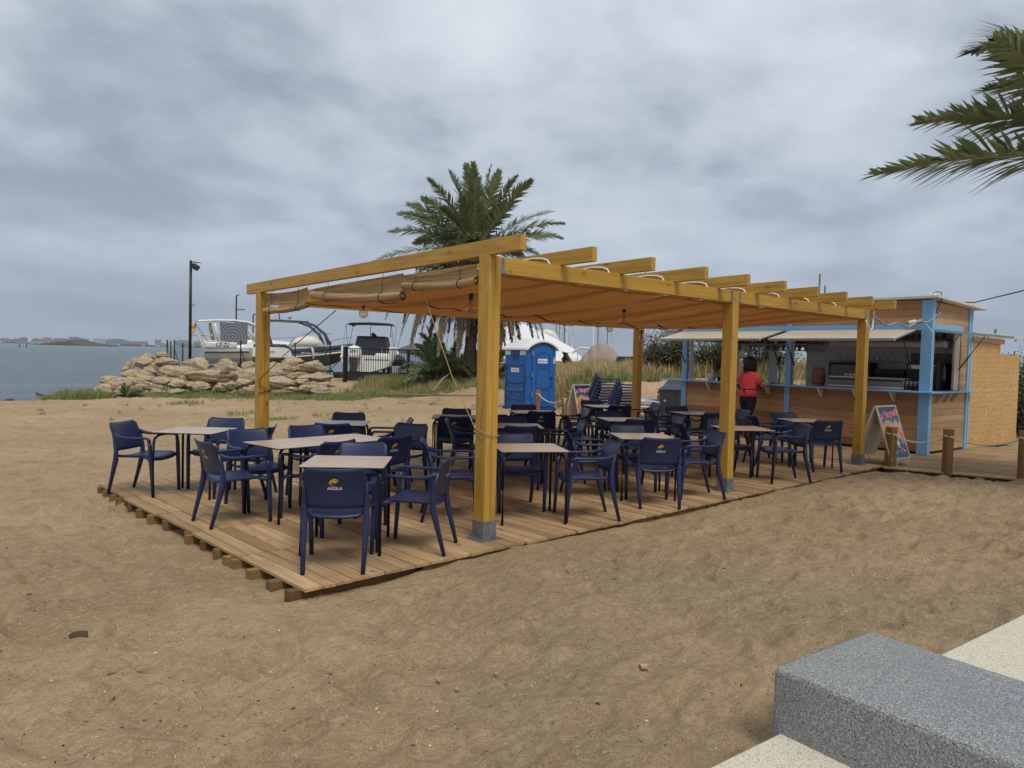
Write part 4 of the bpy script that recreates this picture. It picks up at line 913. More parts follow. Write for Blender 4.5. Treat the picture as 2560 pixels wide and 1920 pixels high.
def aboard(x, y, face, w_, h, spread, label, legs=False, z=0):
    """face = direction the poster looks to"""
    t = empty('sign_board', (x, y, z), face+90, label, 'sign board')
    z0 = .12 if legs else .02; s = spread/2
    for sg, m_ in ((-1, M_['poster']), (1, M_['board_back'])):
        mb = MB(); yb_ = sg*s*(1-z0/h); mb.add([(-w_/2, yb_-.006, z0), (w_/2, yb_-.006, z0), (w_/2, -.006*1+sg*.008, h), (-w_/2, -.006+sg*.008, h), (-w_/2, yb_+.006, z0), (w_/2, yb_+.006, z0), (w_/2, .006+sg*.008, h), (-w_/2, .006+sg*.008, h)], [(0,1,2,3),(7,6,5,4),(0,4,5,1),(1,5,6,2),(2,6,7,3),(3,7,4,0)])
        mb.build('poster_panel' if sg < 0 else 'rear_panel', m_, t)
        mb = MB()
        for xx_ in (-w_/2, w_/2): mb.beam((xx_, yb_, z0-.01), (xx_, sg*.008, h+.01), .022, .026)
        mb.beam((-w_/2, yb_, z0), (w_/2, yb_, z0), .02, .02); mb.beam((-w_/2, sg*.008, h), (w_/2, sg*.008, h), .02, .02); mb.build('edge_frame', M_['white_wood'], t)
        if legs:
            mb = MB()
            for a0, a1 in ((-.42, -.28), (-.28, -.14), (.14, .28), (.28, .42)):
                lo = abs(a0) if abs(abs(a0)-.28) < .01 else None
                mb.sweep([(a0*w_*2*.5*2 if False else a0*w_*1.05, yb_, z0) if abs(abs(a0)-.28) > .01 else (a0*w_*1.05, yb_*1.12, 0.004), (a1*w_*1.05, yb_, z0) if abs(abs(a1)-.28) > .01 else (a1*w_*1.05, yb_*1.12, .004)], .005, n=5)
            mb.build('wire_foot', M_['rope'], t)
    mb = MB()
    for body, size, mi, dz, off, b_ in (('La Mangueña', w_*.20, 1, .0, .0095, .035), ('La Mangueña', w_*.20, 0, .0, .0115, .006)):
        vs, fs = text_geo(body, size, b_, .25); zc_ = h*.865
        def pt(v): 
            zz_ = zc_+v.y*1.25+v.x*.10; k = 1-zz_/h; return (v.x*.98, -s*k-.008*1-off, zz_)
        mb.add([pt(v) for v in vs], fs, mi)
    mb.build('sign_lettering', [M_['pink_ink'], M_['pinkish']], t)
    return t
pb = ld(2.02, 19.9)
aboard(10.33, 7.98, -95, .60, .98, .62, 'far sign board with orange cocktail poster, between rope posts and chair stack', z=-.02)
aboard(8.98, -.13, -97, .62, .98, .70, 'sign board with blue cocktail poster on wire feet beside the right post', True)

# ------------------------------------------------------------------ portable toilet
def toilet():
    q = ld(-.02, 24.75); t = empty('portable_toilet', ld(1.42, 24.6) - Vector((0,0,.09)), HEAD-90+36, 'blue portable toilet cabin with white domed roof', 'portable toilet')
    # local: front (door) faces -y, x from -1.1 (left corner) to 0
    w_, d, h = 1.18, 1.22, 1.98; bl = M_['toilet']
    mb = MB(); mb.box((-w_, 0, .1), (0, d, h)); n = 14
    arc = [(-w_+w_*k/n, h+.24*math.sin(math.pi*k/n)**.8) for k in range(n+1)]
    for y in (0, d): mb.add([(x, y, z) for x, z in arc] + [(-w_, y, h), (0, y, h)], [tuple(range(n+1))] if y == 0 else [tuple(range(n+1))[::-1]])
    mb.build('cabin', bl, t, bevel=.02)
    mb = MB(); mb.box((-w_-.03, -.05, 0), (.03, d+.03, .1)); mb.build('skid_base', M_['toilet_d'], t, bevel=.02)
    mb = MB(); arc2 = [(-w_-.05+(w_+.10)*k/n, h+.03+.27*math.sin(math.pi*k/n)**.7) for k in range(n+1)]
    rings = []
    for y, s_ in ((-.10, 1), (-.02, 1.05), (.3, 1.22), (.6, 1.3), (.9, 1.2), (d+.05, .9)):
        rings.append([(x, y, h+(z-h)*s_) for x, z in arc2] + [(x, y, h-.06+(z-h)*s_) for x, z in arc2[::-1]])
    mb.loft(rings); mb.build('roof', M_['white_pl'], t, smooth=False, bevel=.008)
    # door
    xa, xb = -w_+.2, -.13; cx = (xa+xb)/2; hw = (xb-xa)/2
    prof = [(xa, .16), (xb, .16)] + [(cx+hw*math.cos(a_), h-.12+.26*math.sin(a_)) for a_ in np.linspace(0, math.pi, 13)]
    mb = MB(); k = len(prof); mb.add([(x, -.028, z) for x, z in prof]+[(x, -.002, z) for x, z in prof], [tuple(range(k))]+[(i, i+k, (i+1) % k+k, (i+1) % k) for i in range(k)])
    dr = mb.build('door', bl, t, bevel=.008)
    mb = MB()
    for z0, z1, ar in ((.28, .68, 0), (.74, 1.38, .07), (1.46, 1.9, .12)):
        pr = [(cx-.27, z0), (cx+.27, z0)]+[(cx+.27*math.cos(a_), z1-ar+ar*math.sin(a_)) for a_ in np.linspace(0, math.pi, 9)]
        pr.append(pr[0]); mb.sweep([(x, -.032, z) for x, z in pr], .009, n=4, up=(0,1,0))
    mb.build('moulded_rib', M_['toilet_d'], dr)
    for z in (.45, 1.1, 1.78): mb = MB(); mb.box((xa-.05, -.05, z), (xa+.03, -.029, z+.16)); mb.build('hinge', M_['galv'], dr)
    mb = MB(); mb.box((xb-.09, -.06, 1.02), (xb-.03, -.03, 1.12)); mb.sweep([(xb-.06, -.05, .98), (xb-.06, -.075, .93), (xb-.06, -.075, .8), (xb-.06, -.05, .75)], .014, n=6); mb.build('handle', M_['dark'], dr)
    for loc, nm, body, sx in (((cx-.02, -.034, 1.62), 'sticker', 'cabisuar.com', .40),):
        mb = MB(); mb.box((loc[0]-sx/2, loc[1]-.002, loc[2]-.07), (loc[0]+sx/2, loc[1], loc[2]+.07)); st = mb.build(nm, M_['white_ink'], dr)
        vs, fs = text_geo(body, .062, .015); mb = MB(); mb.add([(v.x+loc[0]+.04, loc[1]-.005, v.y+loc[2]) for v in vs], fs); mb.add([(loc[0]-.17, loc[1]-.005, loc[2]-.03), (loc[0]-.13, loc[1]-.005, loc[2]-.03), (loc[0]-.14, loc[1]-.005, loc[2]+.035), (loc[0]-.175, loc[1]-.005, loc[2]+.03)], [(0,1,2,3)], 1); mb.build('lettering', [M_['black_ink'], M_['red_pl']], st)
    mb = MB(); mb.box((-.105, -.006, 1.55), (-.025, -.002, 1.72)); st = mb.build('wc_sticker', M_['white_ink'], t); vs, fs = text_geo('WC', .055, .015); mb = MB(); mb.add([(v.x-.062, -.009, v.y+1.675) for v in vs], fs); vs, fs = text_geo('13', .05, .015); mb.add([(v.x-.062, -.009, v.y+1.60) for v in vs], fs); mb.build('lettering', M_['black_ink'], st)
    # left side (faces -x): vents, slots, ribs, sticker
    x = -w_-.002
    mb = MB()
    for k in range(5): mb.beam((x-.012, .46, 1.68+.055*k), (x-.012, .80, 1.68+.055*k), .03, .02)
    mb.build('vent_louvre', M_['toilet_d'], t)
    mb = MB()
    for y0 in (.08, .19, .29, .92, 1.02, 1.12): mb.box((x-.006, y0, 1.80), (x, y0+.075, 1.93))
    mb.build('slot_window', M_['white_pl'], t)
    mb = MB()
    for z, zz in ((1.50, .05), (.93, .05), (.34, .0)): mb.sweep([(x-.012, .16+.9*k/8, z-zz*math.sin(math.pi*k/8)) for k in range(9)], .016, n=5)
    for y_ in (.12, 1.12): mb.sweep([(x-.008, y_, .2), (x-.008, y_, 1.48)], .012, n=5)
    mb.build('moulded_rib', M_['toilet_d'], t)
    mb = MB(); mb.box((x-.05, .14, .62), (x, 1.08, .70)); mb.build('step_ledge', bl, t, bevel=.02)
    mb = MB(); 
    for y_ in (.3, .86): mb.box((x-.06, y_, .50), (x-.004, y_+.16, .535))
    mb.build('tie_handle', M_['galv'], t)
    mb = MB(); mb.box((x-.016, .40, 1.24), (x-.012, .84, 1.38)); st = mb.build('sticker', M_['white_ink'], t); vs, fs = text_geo('cabisuar.com', .062, .015); mb = MB(); mb.add([(x-.019, .60-v.x, v.y+1.31) for v in vs], fs); mb.build('lettering', M_['black_ink'], st)
toilet()

# ------------------------------------------------------------------ bins and sunbeds
def wheelie(p, rz, label, mb_m, lid_m, w_=.46, d=.5, h=.86, group=None):
    t = empty('waste_bin', p, rz, label, 'bin', group)
    mb = MB(); mb.loft([[(sx*w_/2*a, sy*d/2*a, z) for sx, sy in ((-1,-1),(1,-1),(1,1),(-1,1))] for z, a in ((.03, .80), (h*.9, .98), (h*.92, 1.05), (h*.95, 1.05))]); mb.build('bin_body', mb_m, t, bevel=.012)
    mb = MB(); q = [(-w_*.56, -d*.58, h*.955), (w_*.56, -d*.58, h*.955), (w_*.56, d*.56, h*.955), (-w_*.56, d*.56, h*.955), (-w_*.54, -d*.52, h*.97), (w_*.54, -d*.52, h*.97), (w_*.4, d*.45, h*1.10), (-w_*.4, d*.45, h*1.10)]
    mb.add(q, [(0,3,2,1),(4,5,6,7),(0,1,5,4),(1,2,6,5),(2,3,7,6),(3,0,4,7)]); mb.build('lid', lid_m, t, bevel=.012)
    for s in (-1, 1): mb = MB(); mb.lathe([(.09, -.02), (.09, .02)], 16, (s*w_*.43, d*.42, .09), (1,0,0)); mb.build('wheel', M_['black_rub'], t)
    mb = MB(); mb.sweep([(-w_*.4, d*.55, h*.9), (-w_*.4, d*.62, h*.93), (w_*.4, d*.62, h*.93), (w_*.4, d*.55, h*.9)], .014, n=6); mb.build('handle', lid_m, t)
    mb = MB(); mb.lathe([(.03, 0), (.03, .004)], 14, (-w_*.2, -d*.50, h*.68), (0,-1,.1)); mb.build('white_disc', M_['white_ink'], t)
p = ld(4.05, 19.0); wheelie((p.x, p.y, -.02), HEAD-90-25, 'grey waste bin with dark blue lid beside the kiosk', M_['bin_grey'], M_['lid_blue'], .52, .5, .98)
p = ld(4.55, 20.6); wheelie((p.x, p.y, .0), HEAD-90-15, 'dark green bin behind the grey one', M_['bin_green'], M_['bin_green'], .62, .5, 1.04)
def sunbed(p, rz, z, label):
    t = empty('sun_lounger', (p.x, p.y, z), rz, label, 'sun lounger', 'stacked sunbeds')
    mb = MB()
    for s in (-1, 1):
        mb.sweep([(s*.30, -.95, .34), (s*.31, -.6, .37), (s*.31, .5, .37), (s*.30, .98, .36)], [.02, .03, .03, .02], [.035]*4, sq=.6)
    for y in (-.95, .97): mb.beam((-.3, y, .35), (.3, y, .35), .05, .06)
    mb.build('frame', M_['white_pl'], t, smooth=True)
    for s in (-1, 1):
        for y, dy in ((-.7, -.12), (.7, .12)): mb = MB(); mb.sweep([(s*.3, y, .34), (s*.30, y+dy*.5, .2), (s*.29, y+dy*1.5, 0)], [.03, .028, .02], [.05, .04, .03], sq=.7); mb.build('leg', M_['white_pl'], t, smooth=True)
    mb = MB(); mb.grid(lambda a, b: (-.27+.54*a, -.9+1.82*b, .385+.02*math.sin(b*9)), 6, 16); mb.build('fabric', M_['mat_blue'], t, smooth=True, solid=.012)
p = ld(3.52, 21.9)
sunbed(p, HEAD-90+62, -.06, 'lower blue and white sunbed of the stack by the rope post'); sunbed(p+RGT*.06, HEAD-90+62, .10, 'upper blue and white sunbed of the stack by the rope post')

# ------------------------------------------------------------------ person
def person():
    p = KM @ Vector((-.42, 3.60, 0)); root = empty('person', p, -math.degrees(.069)-90, 'person in coral T-shirt and black leggings leaning at the kiosk counter, seen from behind', 'person')
    # local: faces +y (towards the counter), x to her right
    V = [(0,0,.93), (0,.02,1.08), (0,.03,1.24), (0,.02,1.38), (0,.03,1.47), (0,.05,1.54), (0,.06,1.66),           # 0 pelvis..3 chest 4 neck 5 head low 6 head
         (-.09,0,.90), (-.075,.03,.50), (-.06,-.01,.09), (-.06,.10,.04), (-.06,.17,.03),                            # left leg
         (.09,0,.90), (.06,-.02,.50), (.03,-.10,.09), (.04,.0,.04), (.05,.06,.03),                                  # right leg
         (-.16,.02,1.40), (-.22,.06,1.14), (-.16,.28,1.10), (-.10,.36,1.15),                                        # left arm to the counter
         (.16,.02,1.40), (.27,.10,1.15), (.32,.33,1.20), (.30,.41,1.235)]                                           # right arm
    E_ = [(0,1),(1,2),(2,3),(3,4),(4,5),(5,6),(0,7),(7,8),(8,9),(9,10),(10,11),(0,12),(12,13),(13,14),(14,15),(15,16),(3,17),(17,18),(18,19),(19,20),(3,21),(21,22),(22,23),(23,24)]
    rad = [.15,.14,.14,.13,.05,.07,.085,.095,.06,.036,.034,.022,.095,.06,.036,.034,.022,.055,.042,.032,.03,.055,.042,.032,.03]
    for b, w0, s in ((20, Vector((-.10,.36,1.15)), -1), (24, Vector((.30,.41,1.235)), 1)):
        for k in range(5):
            i = len(V); dx_ = (-.028+.018*k) if k < 4 else -.04*s; ln = (.075, .085, .08, .062, .05)[k]
            V += [tuple(w0+Vector((dx_, .035 if k < 4 else .01, -.003))), tuple(w0+Vector((dx_*1.1, .035+ln*.6, -.012))), tuple(w0+Vector((dx_*1.1, .03+ln, -.028)))]
            E_ += [(b, i), (i, i+1), (i+1, i+2)]; rad += [.011, .009, .007]
    me = bpy.data.meshes.new('body'); me.from_pydata(V, E_, []); o = bpy.data.objects.new('body', me); C.objects.link(o); o.parent = root; me.materials.append(M_['skin'])
    md = o.modifiers.new('skin', 'SKIN'); md.use_smooth_shade = True
    for v, r in zip(me.skin_vertices[0].data, rad): v.radius = (r, r*.85)
    me.skin_vertices[0].data[0].use_root = True
    md = o.modifiers.new('s', 'SUBSURF'); md.levels = 2; md.render_levels = 2
    def ring(cx, cy, z, rx, ry, n=20, ph=0, wob=0): return [(cx+rx*math.cos(2*math.pi*k/n), cy+ry*math.sin(2*math.pi*k/n)+wob*math.sin(6.28*k*3/n), z) for k in range(n)]
    mb = MB(); mb.loft([ring(0,0,.915,.215,.15,wob=.006), ring(0,0,.97,.222,.155,wob=.004), ring(0,.005,1.04,.205,.145), ring(0,.015,1.09,.188,.132), ring(0,.02,1.2,.20,.14), ring(0,.02,1.32,.205,.135), ring(0,.02,1.40,.19,.12), ring(0,.02,1.455,.12,.09), ring(0,.03,1.48,.075,.07)], cap=False)
    for s in (-1, 1):
        a = Vector((s*.14, .02, 1.395)); b = Vector((s*.245, .06, 1.235)) if s > 0 else Vector((s*.235, .05, 1.235)); d = (b-a).normalized()
        mb.sweep([a, a.lerp(b, .5), b, b+d*.02], [.075, .078, .082, .084], [.08, .075, .074, .074], n=14, cap=False)
    mb.build('t_shirt', M_['coral'], root, smooth=True, solid=.008)
    mb = MB(); mb.loft([ring(0,.012,1.065,.202,.145), ring(0,.012,1.085,.202,.145)]); mb.sweep([(0,-.14,1.075), (.02,-.155,1.03), (.03,-.155,.98)], .008, n=5); mb.sweep([(0,-.14,1.075), (-.03,-.155,1.04), (-.035,-.155,1.0)], .008, n=5); mb.build('apron_tie', M_['black_cloth'], root, smooth=True)
    mb = MB(); mb.loft([ring(0,0,.97,.185,.135), ring(0,0,.88,.19,.15), ring(0,0,.80,.18,.14), ring(0,0,.76,.15,.11)])
    for (x0, y0), (x1, y1), (x2, y2) in (((-.085,0), (-.07,.03), (-.062,.01)), ((.085,0), (.06,-.02), (.045,-.055))):
        mb.loft([ring(x0,y0,.86,.108,.125), ring(x0*.97,y0,.72,.098,.11), ring((x0+x1)/2,(y0+y1)/2,.62,.083,.09), ring(x1,y1,.50,.066,.07), ring(x1,y1-.01,.42,.064,.066), ring(x2,y2,.33,.057,.06)])
    mb.build('leggings', M_['black_cloth'], root, smooth=True)
    mb = MB(); rg = np.random.default_rng(2)
    for k in range(9): mb
    prof = [(.03, -.20), (.09, -.19), (.125, -.12), (.135, -.04), (.13, .05), (.105, .10), (.05, .135), (.01, .14)]
    n = 22; vs = []
    for r, z in prof:
        for j in range(n): t = 6.283*j/n; q = 1+.10*math.sin(5*t+z*20)+.06*rg.random(); vs.append((r*q*math.cos(t), .03+r*q*math.sin(t)*1.02, 1.66+z))
    mb.add(vs, [(i*n+j, i*n+(j+1) % n, (i+1)*n+(j+1) % n, (i+1)*n+j) for i in range(len(prof)-1) for j in range(n)]+[tuple(range(n))[::-1]])
    for k in range(160):
        t = rg.uniform(0, 6.28); z = rg.uniform(-.2, .12); r = .118*(1-max(0, z-.02)*3); c_ = Vector((r*math.cos(t), .03+r*math.sin(t), 1.66+z)); o2 = Vector((math.cos(t), math.sin(t), 0))
        mb.sweep([c_, c_+o2*.018+Vector((.01,0,-.02)), c_+o2*.016+Vector((-.008,0,-.045))], [.009, .008, .003], n=4)
    mb.build('hair', M_['hair'], root, smooth=True)
    for cx, cy in ((-.06, .07), (.04, -.02)):
        mb = MB(); mb.sweep([(cx, cy-.09, .012), (cx, cy+.02, .012), (cx, cy+.15, .012)], [.035, .042, .03], [.012]*3, n=10); mb.sweep([(cx-.045, cy+.05, .015), (cx-.03, cy+.05, .06), (cx, cy+.05, .075), (cx+.03, cy+.05, .06), (cx+.045, cy+.05, .015)], [.012]*5, [.006]*5, n=6); mb.sweep([(cx-.03, cy-.08, .02), (cx-.03, cy-.085, .10), (cx+.03, cy-.085, .10), (cx+.03, cy-.08, .02)], .008, n=5); mb.build('sandal', M_['red_pl'], root, smooth=True)
    # face (turned to the kiosk)
    mb = MB(); mb.lathe([(.008, -.02), (.016, 0), (.006, .02)], 8, (0, .145, 1.63)); mb.lathe([(.012,-.004), (.02, 0), (.012, .004)], 10, (0, .135, 1.585), (0,1,0)); mb.build('nose_and_mouth', M_['skin'], root, smooth=True)
    for s in (-1, 1): mb = MB(); mb.lathe([(.002,-.01), (.011, 0), (.002, .01)], 10, (s*.032, .135, 1.66), (0,1,0)); mb.build('eye', M_['dark'], root, smooth=True)
person()

# ------------------------------------------------------------------ palms
def frond(mb, p0, p1, p2, ll, n, rg, w_=.022, col0=.5, droop=.35, spread=62, twist=0, st=None, rach=.02, gap0=.12):
    """rachis is a quadratic Bezier; leaflets stand off both sides, longest in the middle"""
    p0, p1, p2 = map(Vector, (p0, p1, p2)); B = lambda t: p0*(1-t)**2 + p1*2*t*(1-t) + p2*t*t
    pts = [B(k/12) for k in range(13)]
    if twist == 0: twist = rg.uniform(-1.0, 1.0)*(.4 if n > 100 else 1)
    (st or mb).sweep(pts, [rach*(1-.85*k/12) for k in range(13)], n=5, col=.9)
    for i in range(n):
        t = gap0 + (1-gap0)*(i+.5)/n; c = B(t); T = (B(min(1, t+.01))-B(max(0, t-.01))).normalized()
        S_ = T.cross(Vector((0,0,1))); S_ = S_.normalized() if S_.length > .05 else Vector((1,0,0)); U = S_.cross(T).normalized()
        if twist: q = Matrix.Rotation(twist, 3, T); S_ = q @ S_; U = q @ U
        env = min(1, (t-gap0)*4+.35)*min(1, (1-t)*2.2+.30)
        for s in (-1, 1):
            a = R(spread*(1 - .52*t) + rg.uniform(-8, 8)); l = ll*env*rg.uniform(.82, 1.1); v = rg.uniform(-.15, .95)
            D = (T*math.cos(a) + (S_*s*math.cos(v)+U*math.sin(v))*math.sin(a)).normalized()
            e = c + D*l + Vector((0,0,-droop*l*l*rg.uniform(.5, 1.4))); m_ = c.lerp(e, .5) + Vector((0,0,droop*l*l*.2)); wv = D.cross(U).normalized()*w_*.5*rg.uniform(.8, 1.2)
            col = min(1, max(0, col0+rg.uniform(-.35, .35)))
            mb.add([c-wv*.6, c+wv*.6, m_+wv, m_-wv, e], [(0,1,2,3), (3,2,4)], col=col)
def palm(name, crown, base, label, greens, dries, tr=.2, seed=1, ll=.42, n=46, lw=.03):
    rg = random.Random(seed); root = empty(name, base, 0, label, 'palm tree'); o = Vector(base); c = Vector(crown)-o
    mb = MB(); pts = []; ws = []
    for k in range(30): t = k/29; pts.append(Vector((0,0,-.3)).lerp(c+Vector((0,0,-.05)), t)+Vector((.05*math.sin(t*3), .03*math.sin(t*5), 0))); ws.append(tr*(1.15-.25*t+(.10 if k % 2 else 0)))
    mb.sweep(pts, ws, n=14); mb.build('trunk', M_['bark'], root)
    mb = MB(); st = MB()
    for q in greens:
        p1, p2 = Vector(q[0])-o, Vector(q[1])-o; frond(mb, c, p1, p2, ll*rg.uniform(.9, 1.1), n, rg, lw, rg.uniform(.15, .75), st=st)
    mb.build('crown', M_['palm'], root); st.build('leaf_stalks', M_['stalk'], root)
    if dries:
        mb = MB()
        for q in dries:
            p1, p2 = Vector(q[0])-o, Vector(q[1])-o; frond(mb, c+Vector((0,0,-.25)), p1, p2, ll*.8, int(n*.9), rg, lw*.9, rg.uniform(.2, .9), droop=.9, spread=58, rach=.03)
        mb.build('dead_fronds', M_['palm_dry'], root)
    return root
PDp = 31.0; cen = at(1192, 632, PDp); zb = lambda x, y: (900+x*.25316, 380+y*.25316)
tips = [(1050,130),(1115,118),(890,200),(680,275),(620,465),(475,520),(385,610),(290,790),(545,900),(100,1100),(1300,130),(1375,190),(1545,250),(1690,290),(1910,590),(2010,710),(1990,850),(1780,1030),(1170,330),(820,560),(1430,520),(760,1050),(560,1130),(350,1180),(1700,1120)]
rg = random.Random(4); gl = []
for k, (x, y) in enumerate(tips):
    u, v = zb(x, y); dd = rg.uniform(-1.3, 1.3); tip = at(u, v, PDp+dd); mid = cen.lerp(tip, .55) + Vector((0,0,.35+.35*abs(u-1192)/230)) + (RGT*.0)
    gl.append((mid, tip))
for k in range(12):     # fronds towards and away from the viewer
    a = R(rg.uniform(0, 360)); el = rg.uniform(-.35, .9); ln = rg.uniform(2.6, 3.4); d = RGT*math.sin(a)*.45 + FH*math.cos(a)
    tip = cen + d.normalized()*ln*math.cos(el*.9)*.9 + Vector((0,0,ln*math.sin(el*.9)-.3)); gl.append((cen.lerp(tip, .55)+Vector((0,0,.55)), tip))
dl = []
zq = lambda x, y: (760+x*.18083, 740+y*.18083)
dt = [zq(1130,320), zq(1300,690), zq(1380,350), zq(1610,600), zq(1850,820), zq(2130,820), zq(1480,700), zq(1730,640), (1358,846), (1414,828), (1347,856), (1289,861), (1333,857), (1228,870), (1262,872), (1300,868), (1180,880), (1150, 860)]
for k in range(22):
    a = random.uniform(-1, 1); dt.append((1192+a*95+random.uniform(-12, 12), random.uniform(800, 880)))
for u, v in dt:
    tip = at(u, v, PDp+rg.uniform(-1.2, 1.0)); mid = cen.lerp(tip, .42)+Vector((0,0,1.0))+(tip-cen).project(RGT)*.35; dl.append((mid, tip))
bp_ = ld(0, 0); bq = at(1168, 965, PDp); bq.z = gz(bq.x, bq.y)
palm('date_palm', cen, bq, 'tall date palm with a skirt of dead fronds behind the pergola', gl, dl, .22, 5, .62, 96, .06)
# low offshoot palms at its foot
def lowpalm(name, u, v, d, label, nf, ln, seed, m_g='palm', ll=.3):
    rg = random.Random(seed); b = at(u, v, d); b.z = gz(b.x, b.y); root = empty(name, b, 0, label, 'palm tree' if 'palm' in name else 'plant'); mb = MB()
    for k in range(nf):
        a = rg.uniform(0, 6.28); el = rg.uniform(.1, 1.25); l = ln*rg.uniform(.65, 1.1); d_ = Vector((math.cos(a)*math.cos(el), math.sin(a)*math.cos(el), math.sin(el)))
        tip = d_*l + Vector((0,0,-.25*l*math.cos(el))); frond(mb, (0,0,.05), d_*l*.6+Vector((0,0,.12*l)), tip, ll*1.3, 44, rg, .06, rg.uniform(.1, .8), rach=.016)
    mb.build('crown', M_[m_g], root); return root, rg
o, rg = lowpalm('young_palm', 1110, 975, 31.5, 'young palm offshoot with tangled fronds left of the date palm trunk', 44, 2.5, 9)
mb = MB()
for k in range(26):
    a = rg.uniform(0, 6.28); l = rg.uniform(.7, 1.5); d_ = Vector((math.cos(a), math.sin(a), 0)); frond(mb, (0,0,.5), d_*l*.6+Vector((0,0,.75)), d_*l+Vector((0,0,-.1)), .25, 20, rg, .035, rg.random(), droop=1, spread=55)
mb.build('dead_fronds', M_['palm_dry'], o)
lowpalm('young_palm', 1215, 970, 31.8, 'second young palm hidden behind the nearest post', 26, 1.9, 12)
lowpalm('fan_plant', 315, 985, 26.8, 'spiky green plant growing among the rocks', 11, .62, 15, ll=.12)
# foreground palm standing right of the frame, fronds reach into it
cen2 = at(2960, 470, 9.0); base2 = Vector((cen2.x, cen2.y, 0)); pf = []
pf.append((at(2640, 330, 8.7), at(2190, 437, 8.3))); pf.append((at(2700, 250, 9.3), at(2300, 306, 8.6)))
pf.append((at(2760, 170, 9.6), at(2462, 226, 9.2))); pf.append((at(2640, 10, 8.9), at(2432, 130, 8.4)))
pf.append((at(2690, 200, 8.2), at(2500, 110, 7.9)))
rg = random.Random(21)
for k in range(34):
    a = R(rg.uniform(-75, 200)); el = rg.uniform(-.3, 1.3); ln = rg.uniform(2.6, 3.5); d = RGT*math.cos(a) + FH*math.sin(a)
    tip = cen2 + d*ln*math.cos(el) + Vector((0,0,ln*math.sin(el)-.4))
    uu = (tip-EYE); 
    if (uu.dot(RGT)/max(.1, uu.dot(FWD)))*F_PX+1280 < 2640: continue
    pf.append((cen2.lerp(tip, .55)+Vector((0,0,.6)), tip))
palm('date_palm', cen2, base2, 'date palm at the right edge, only its fronds reaching in', pf, None, .2, 33, .66, 124, .048)

# ------------------------------------------------------------------ rocks
def rock_mesh(sx, sy, sz, seed, mat, name='boulder'):
    bm = bmesh.new(); bmesh.ops.create_icosphere(bm, subdivisions=4, radius=1); rg = np.random.default_rng(seed)
    dirs = [Vector(rg.normal(size=3)).normalized() for _ in range(13)]; offs = [rg.uniform(.55, .85) for _ in dirs]
    ph = rg.uniform(0, 6, 6)
    for v in bm.verts:
        p = v.co.copy()
        for d, o in zip(dirs, offs):
            k = p.dot(d)
            if k > o: p -= d*(k-o)*.97
        f = 1 + .05*math.sin(p.x*5+ph[0])*math.sin(p.y*4+ph[1]) + .035*math.sin(p.z*13+ph[2]+2*math.sin(p.x*3)) + .025*math.sin(p.x*17+ph[3])*math.sin(p.z*15+ph[4]) + .02*rg.normal()*.5
        v.co = Vector((p.x*sx, p.y*sy, p.z*sz))*f
    me = bpy.data.meshes.new(name); bm.to_mesh(me); bm.free(); me.materials.append(mat); me.polygons.foreach_set('use_smooth', [True]*len(me.polygons))
    o = bpy.data.objects.new(name, me); C.objects.link(o); return o
za_ = lambda x, y, w_, h: (x*.28935, 600+y*.28935, w_*.28935, h*.28935)
zc_ = lambda x, y, w_, h: (440+x*.22604, 740+y*.22604, w_*.22604, h*.22604)
RK = [za_(*q) for q in [(1440,1055,190,64),(1695,1075,285,104),(1250,1072,165,92),(1975,1115,215,135),(2165,1090,130,90),(1515,1145,265,124),(1830,1180,365,114),(2160,1180,170,104),(1290,1150,185,92),(1130,1165,135,84),(1200,1230,135,64),(1385,1215,145,64),(1530,1245,135,64),(1210,1280,115,58),(1355,1312,115,52),(1735,1275,135,74),(1980,1260,115,64),(2100,1235,155,64),(2130,1300,135,52),(1510,1310,145,38),(950,1220,135,94),(900,1280,110,64),(870,1335,160,56),(1040,1215,110,64),(1280,1010,155,54),(1390,995,95,54),(1180,1050,95,54),(1120,1085,75,60),(1090,1125,70,46),(1010,1325,110,50),(1610,1200,110,70),(1450,1180,90,60),(1660,1255,90,50)]]
RK += [zc_(*q) for q in [(1190,830,335,145),(1510,795,335,124),(1540,905,325,88),(1170,965,335,112),(1390,955,155,78),(1420,1025,135,62),(1660,985,175,50),(1300,1030,115,42),(1330,800,80,50),(1290,890,120,70),(1000,900,120,120),(980,1010,120,90)]]
rgk = random.Random(11)
RK += [za_(*q) for q in [(985,1265,120,80),(920,1320,130,64),(850,1300,110,56),(800,1335,110,52),(740,1352,90,44),(700,1360,80,38),(770,1372,110,34)]]
NB = len(RK)
for k in range(62):
    u = rgk.uniform(250, 800); top = 900 if u > 420 else 900+(420-u)*.42
    RK.append((u, rgk.uniform(top+6, 978), rgk.uniform(26, 62), rgk.uniform(16, 30)))
seen = {}
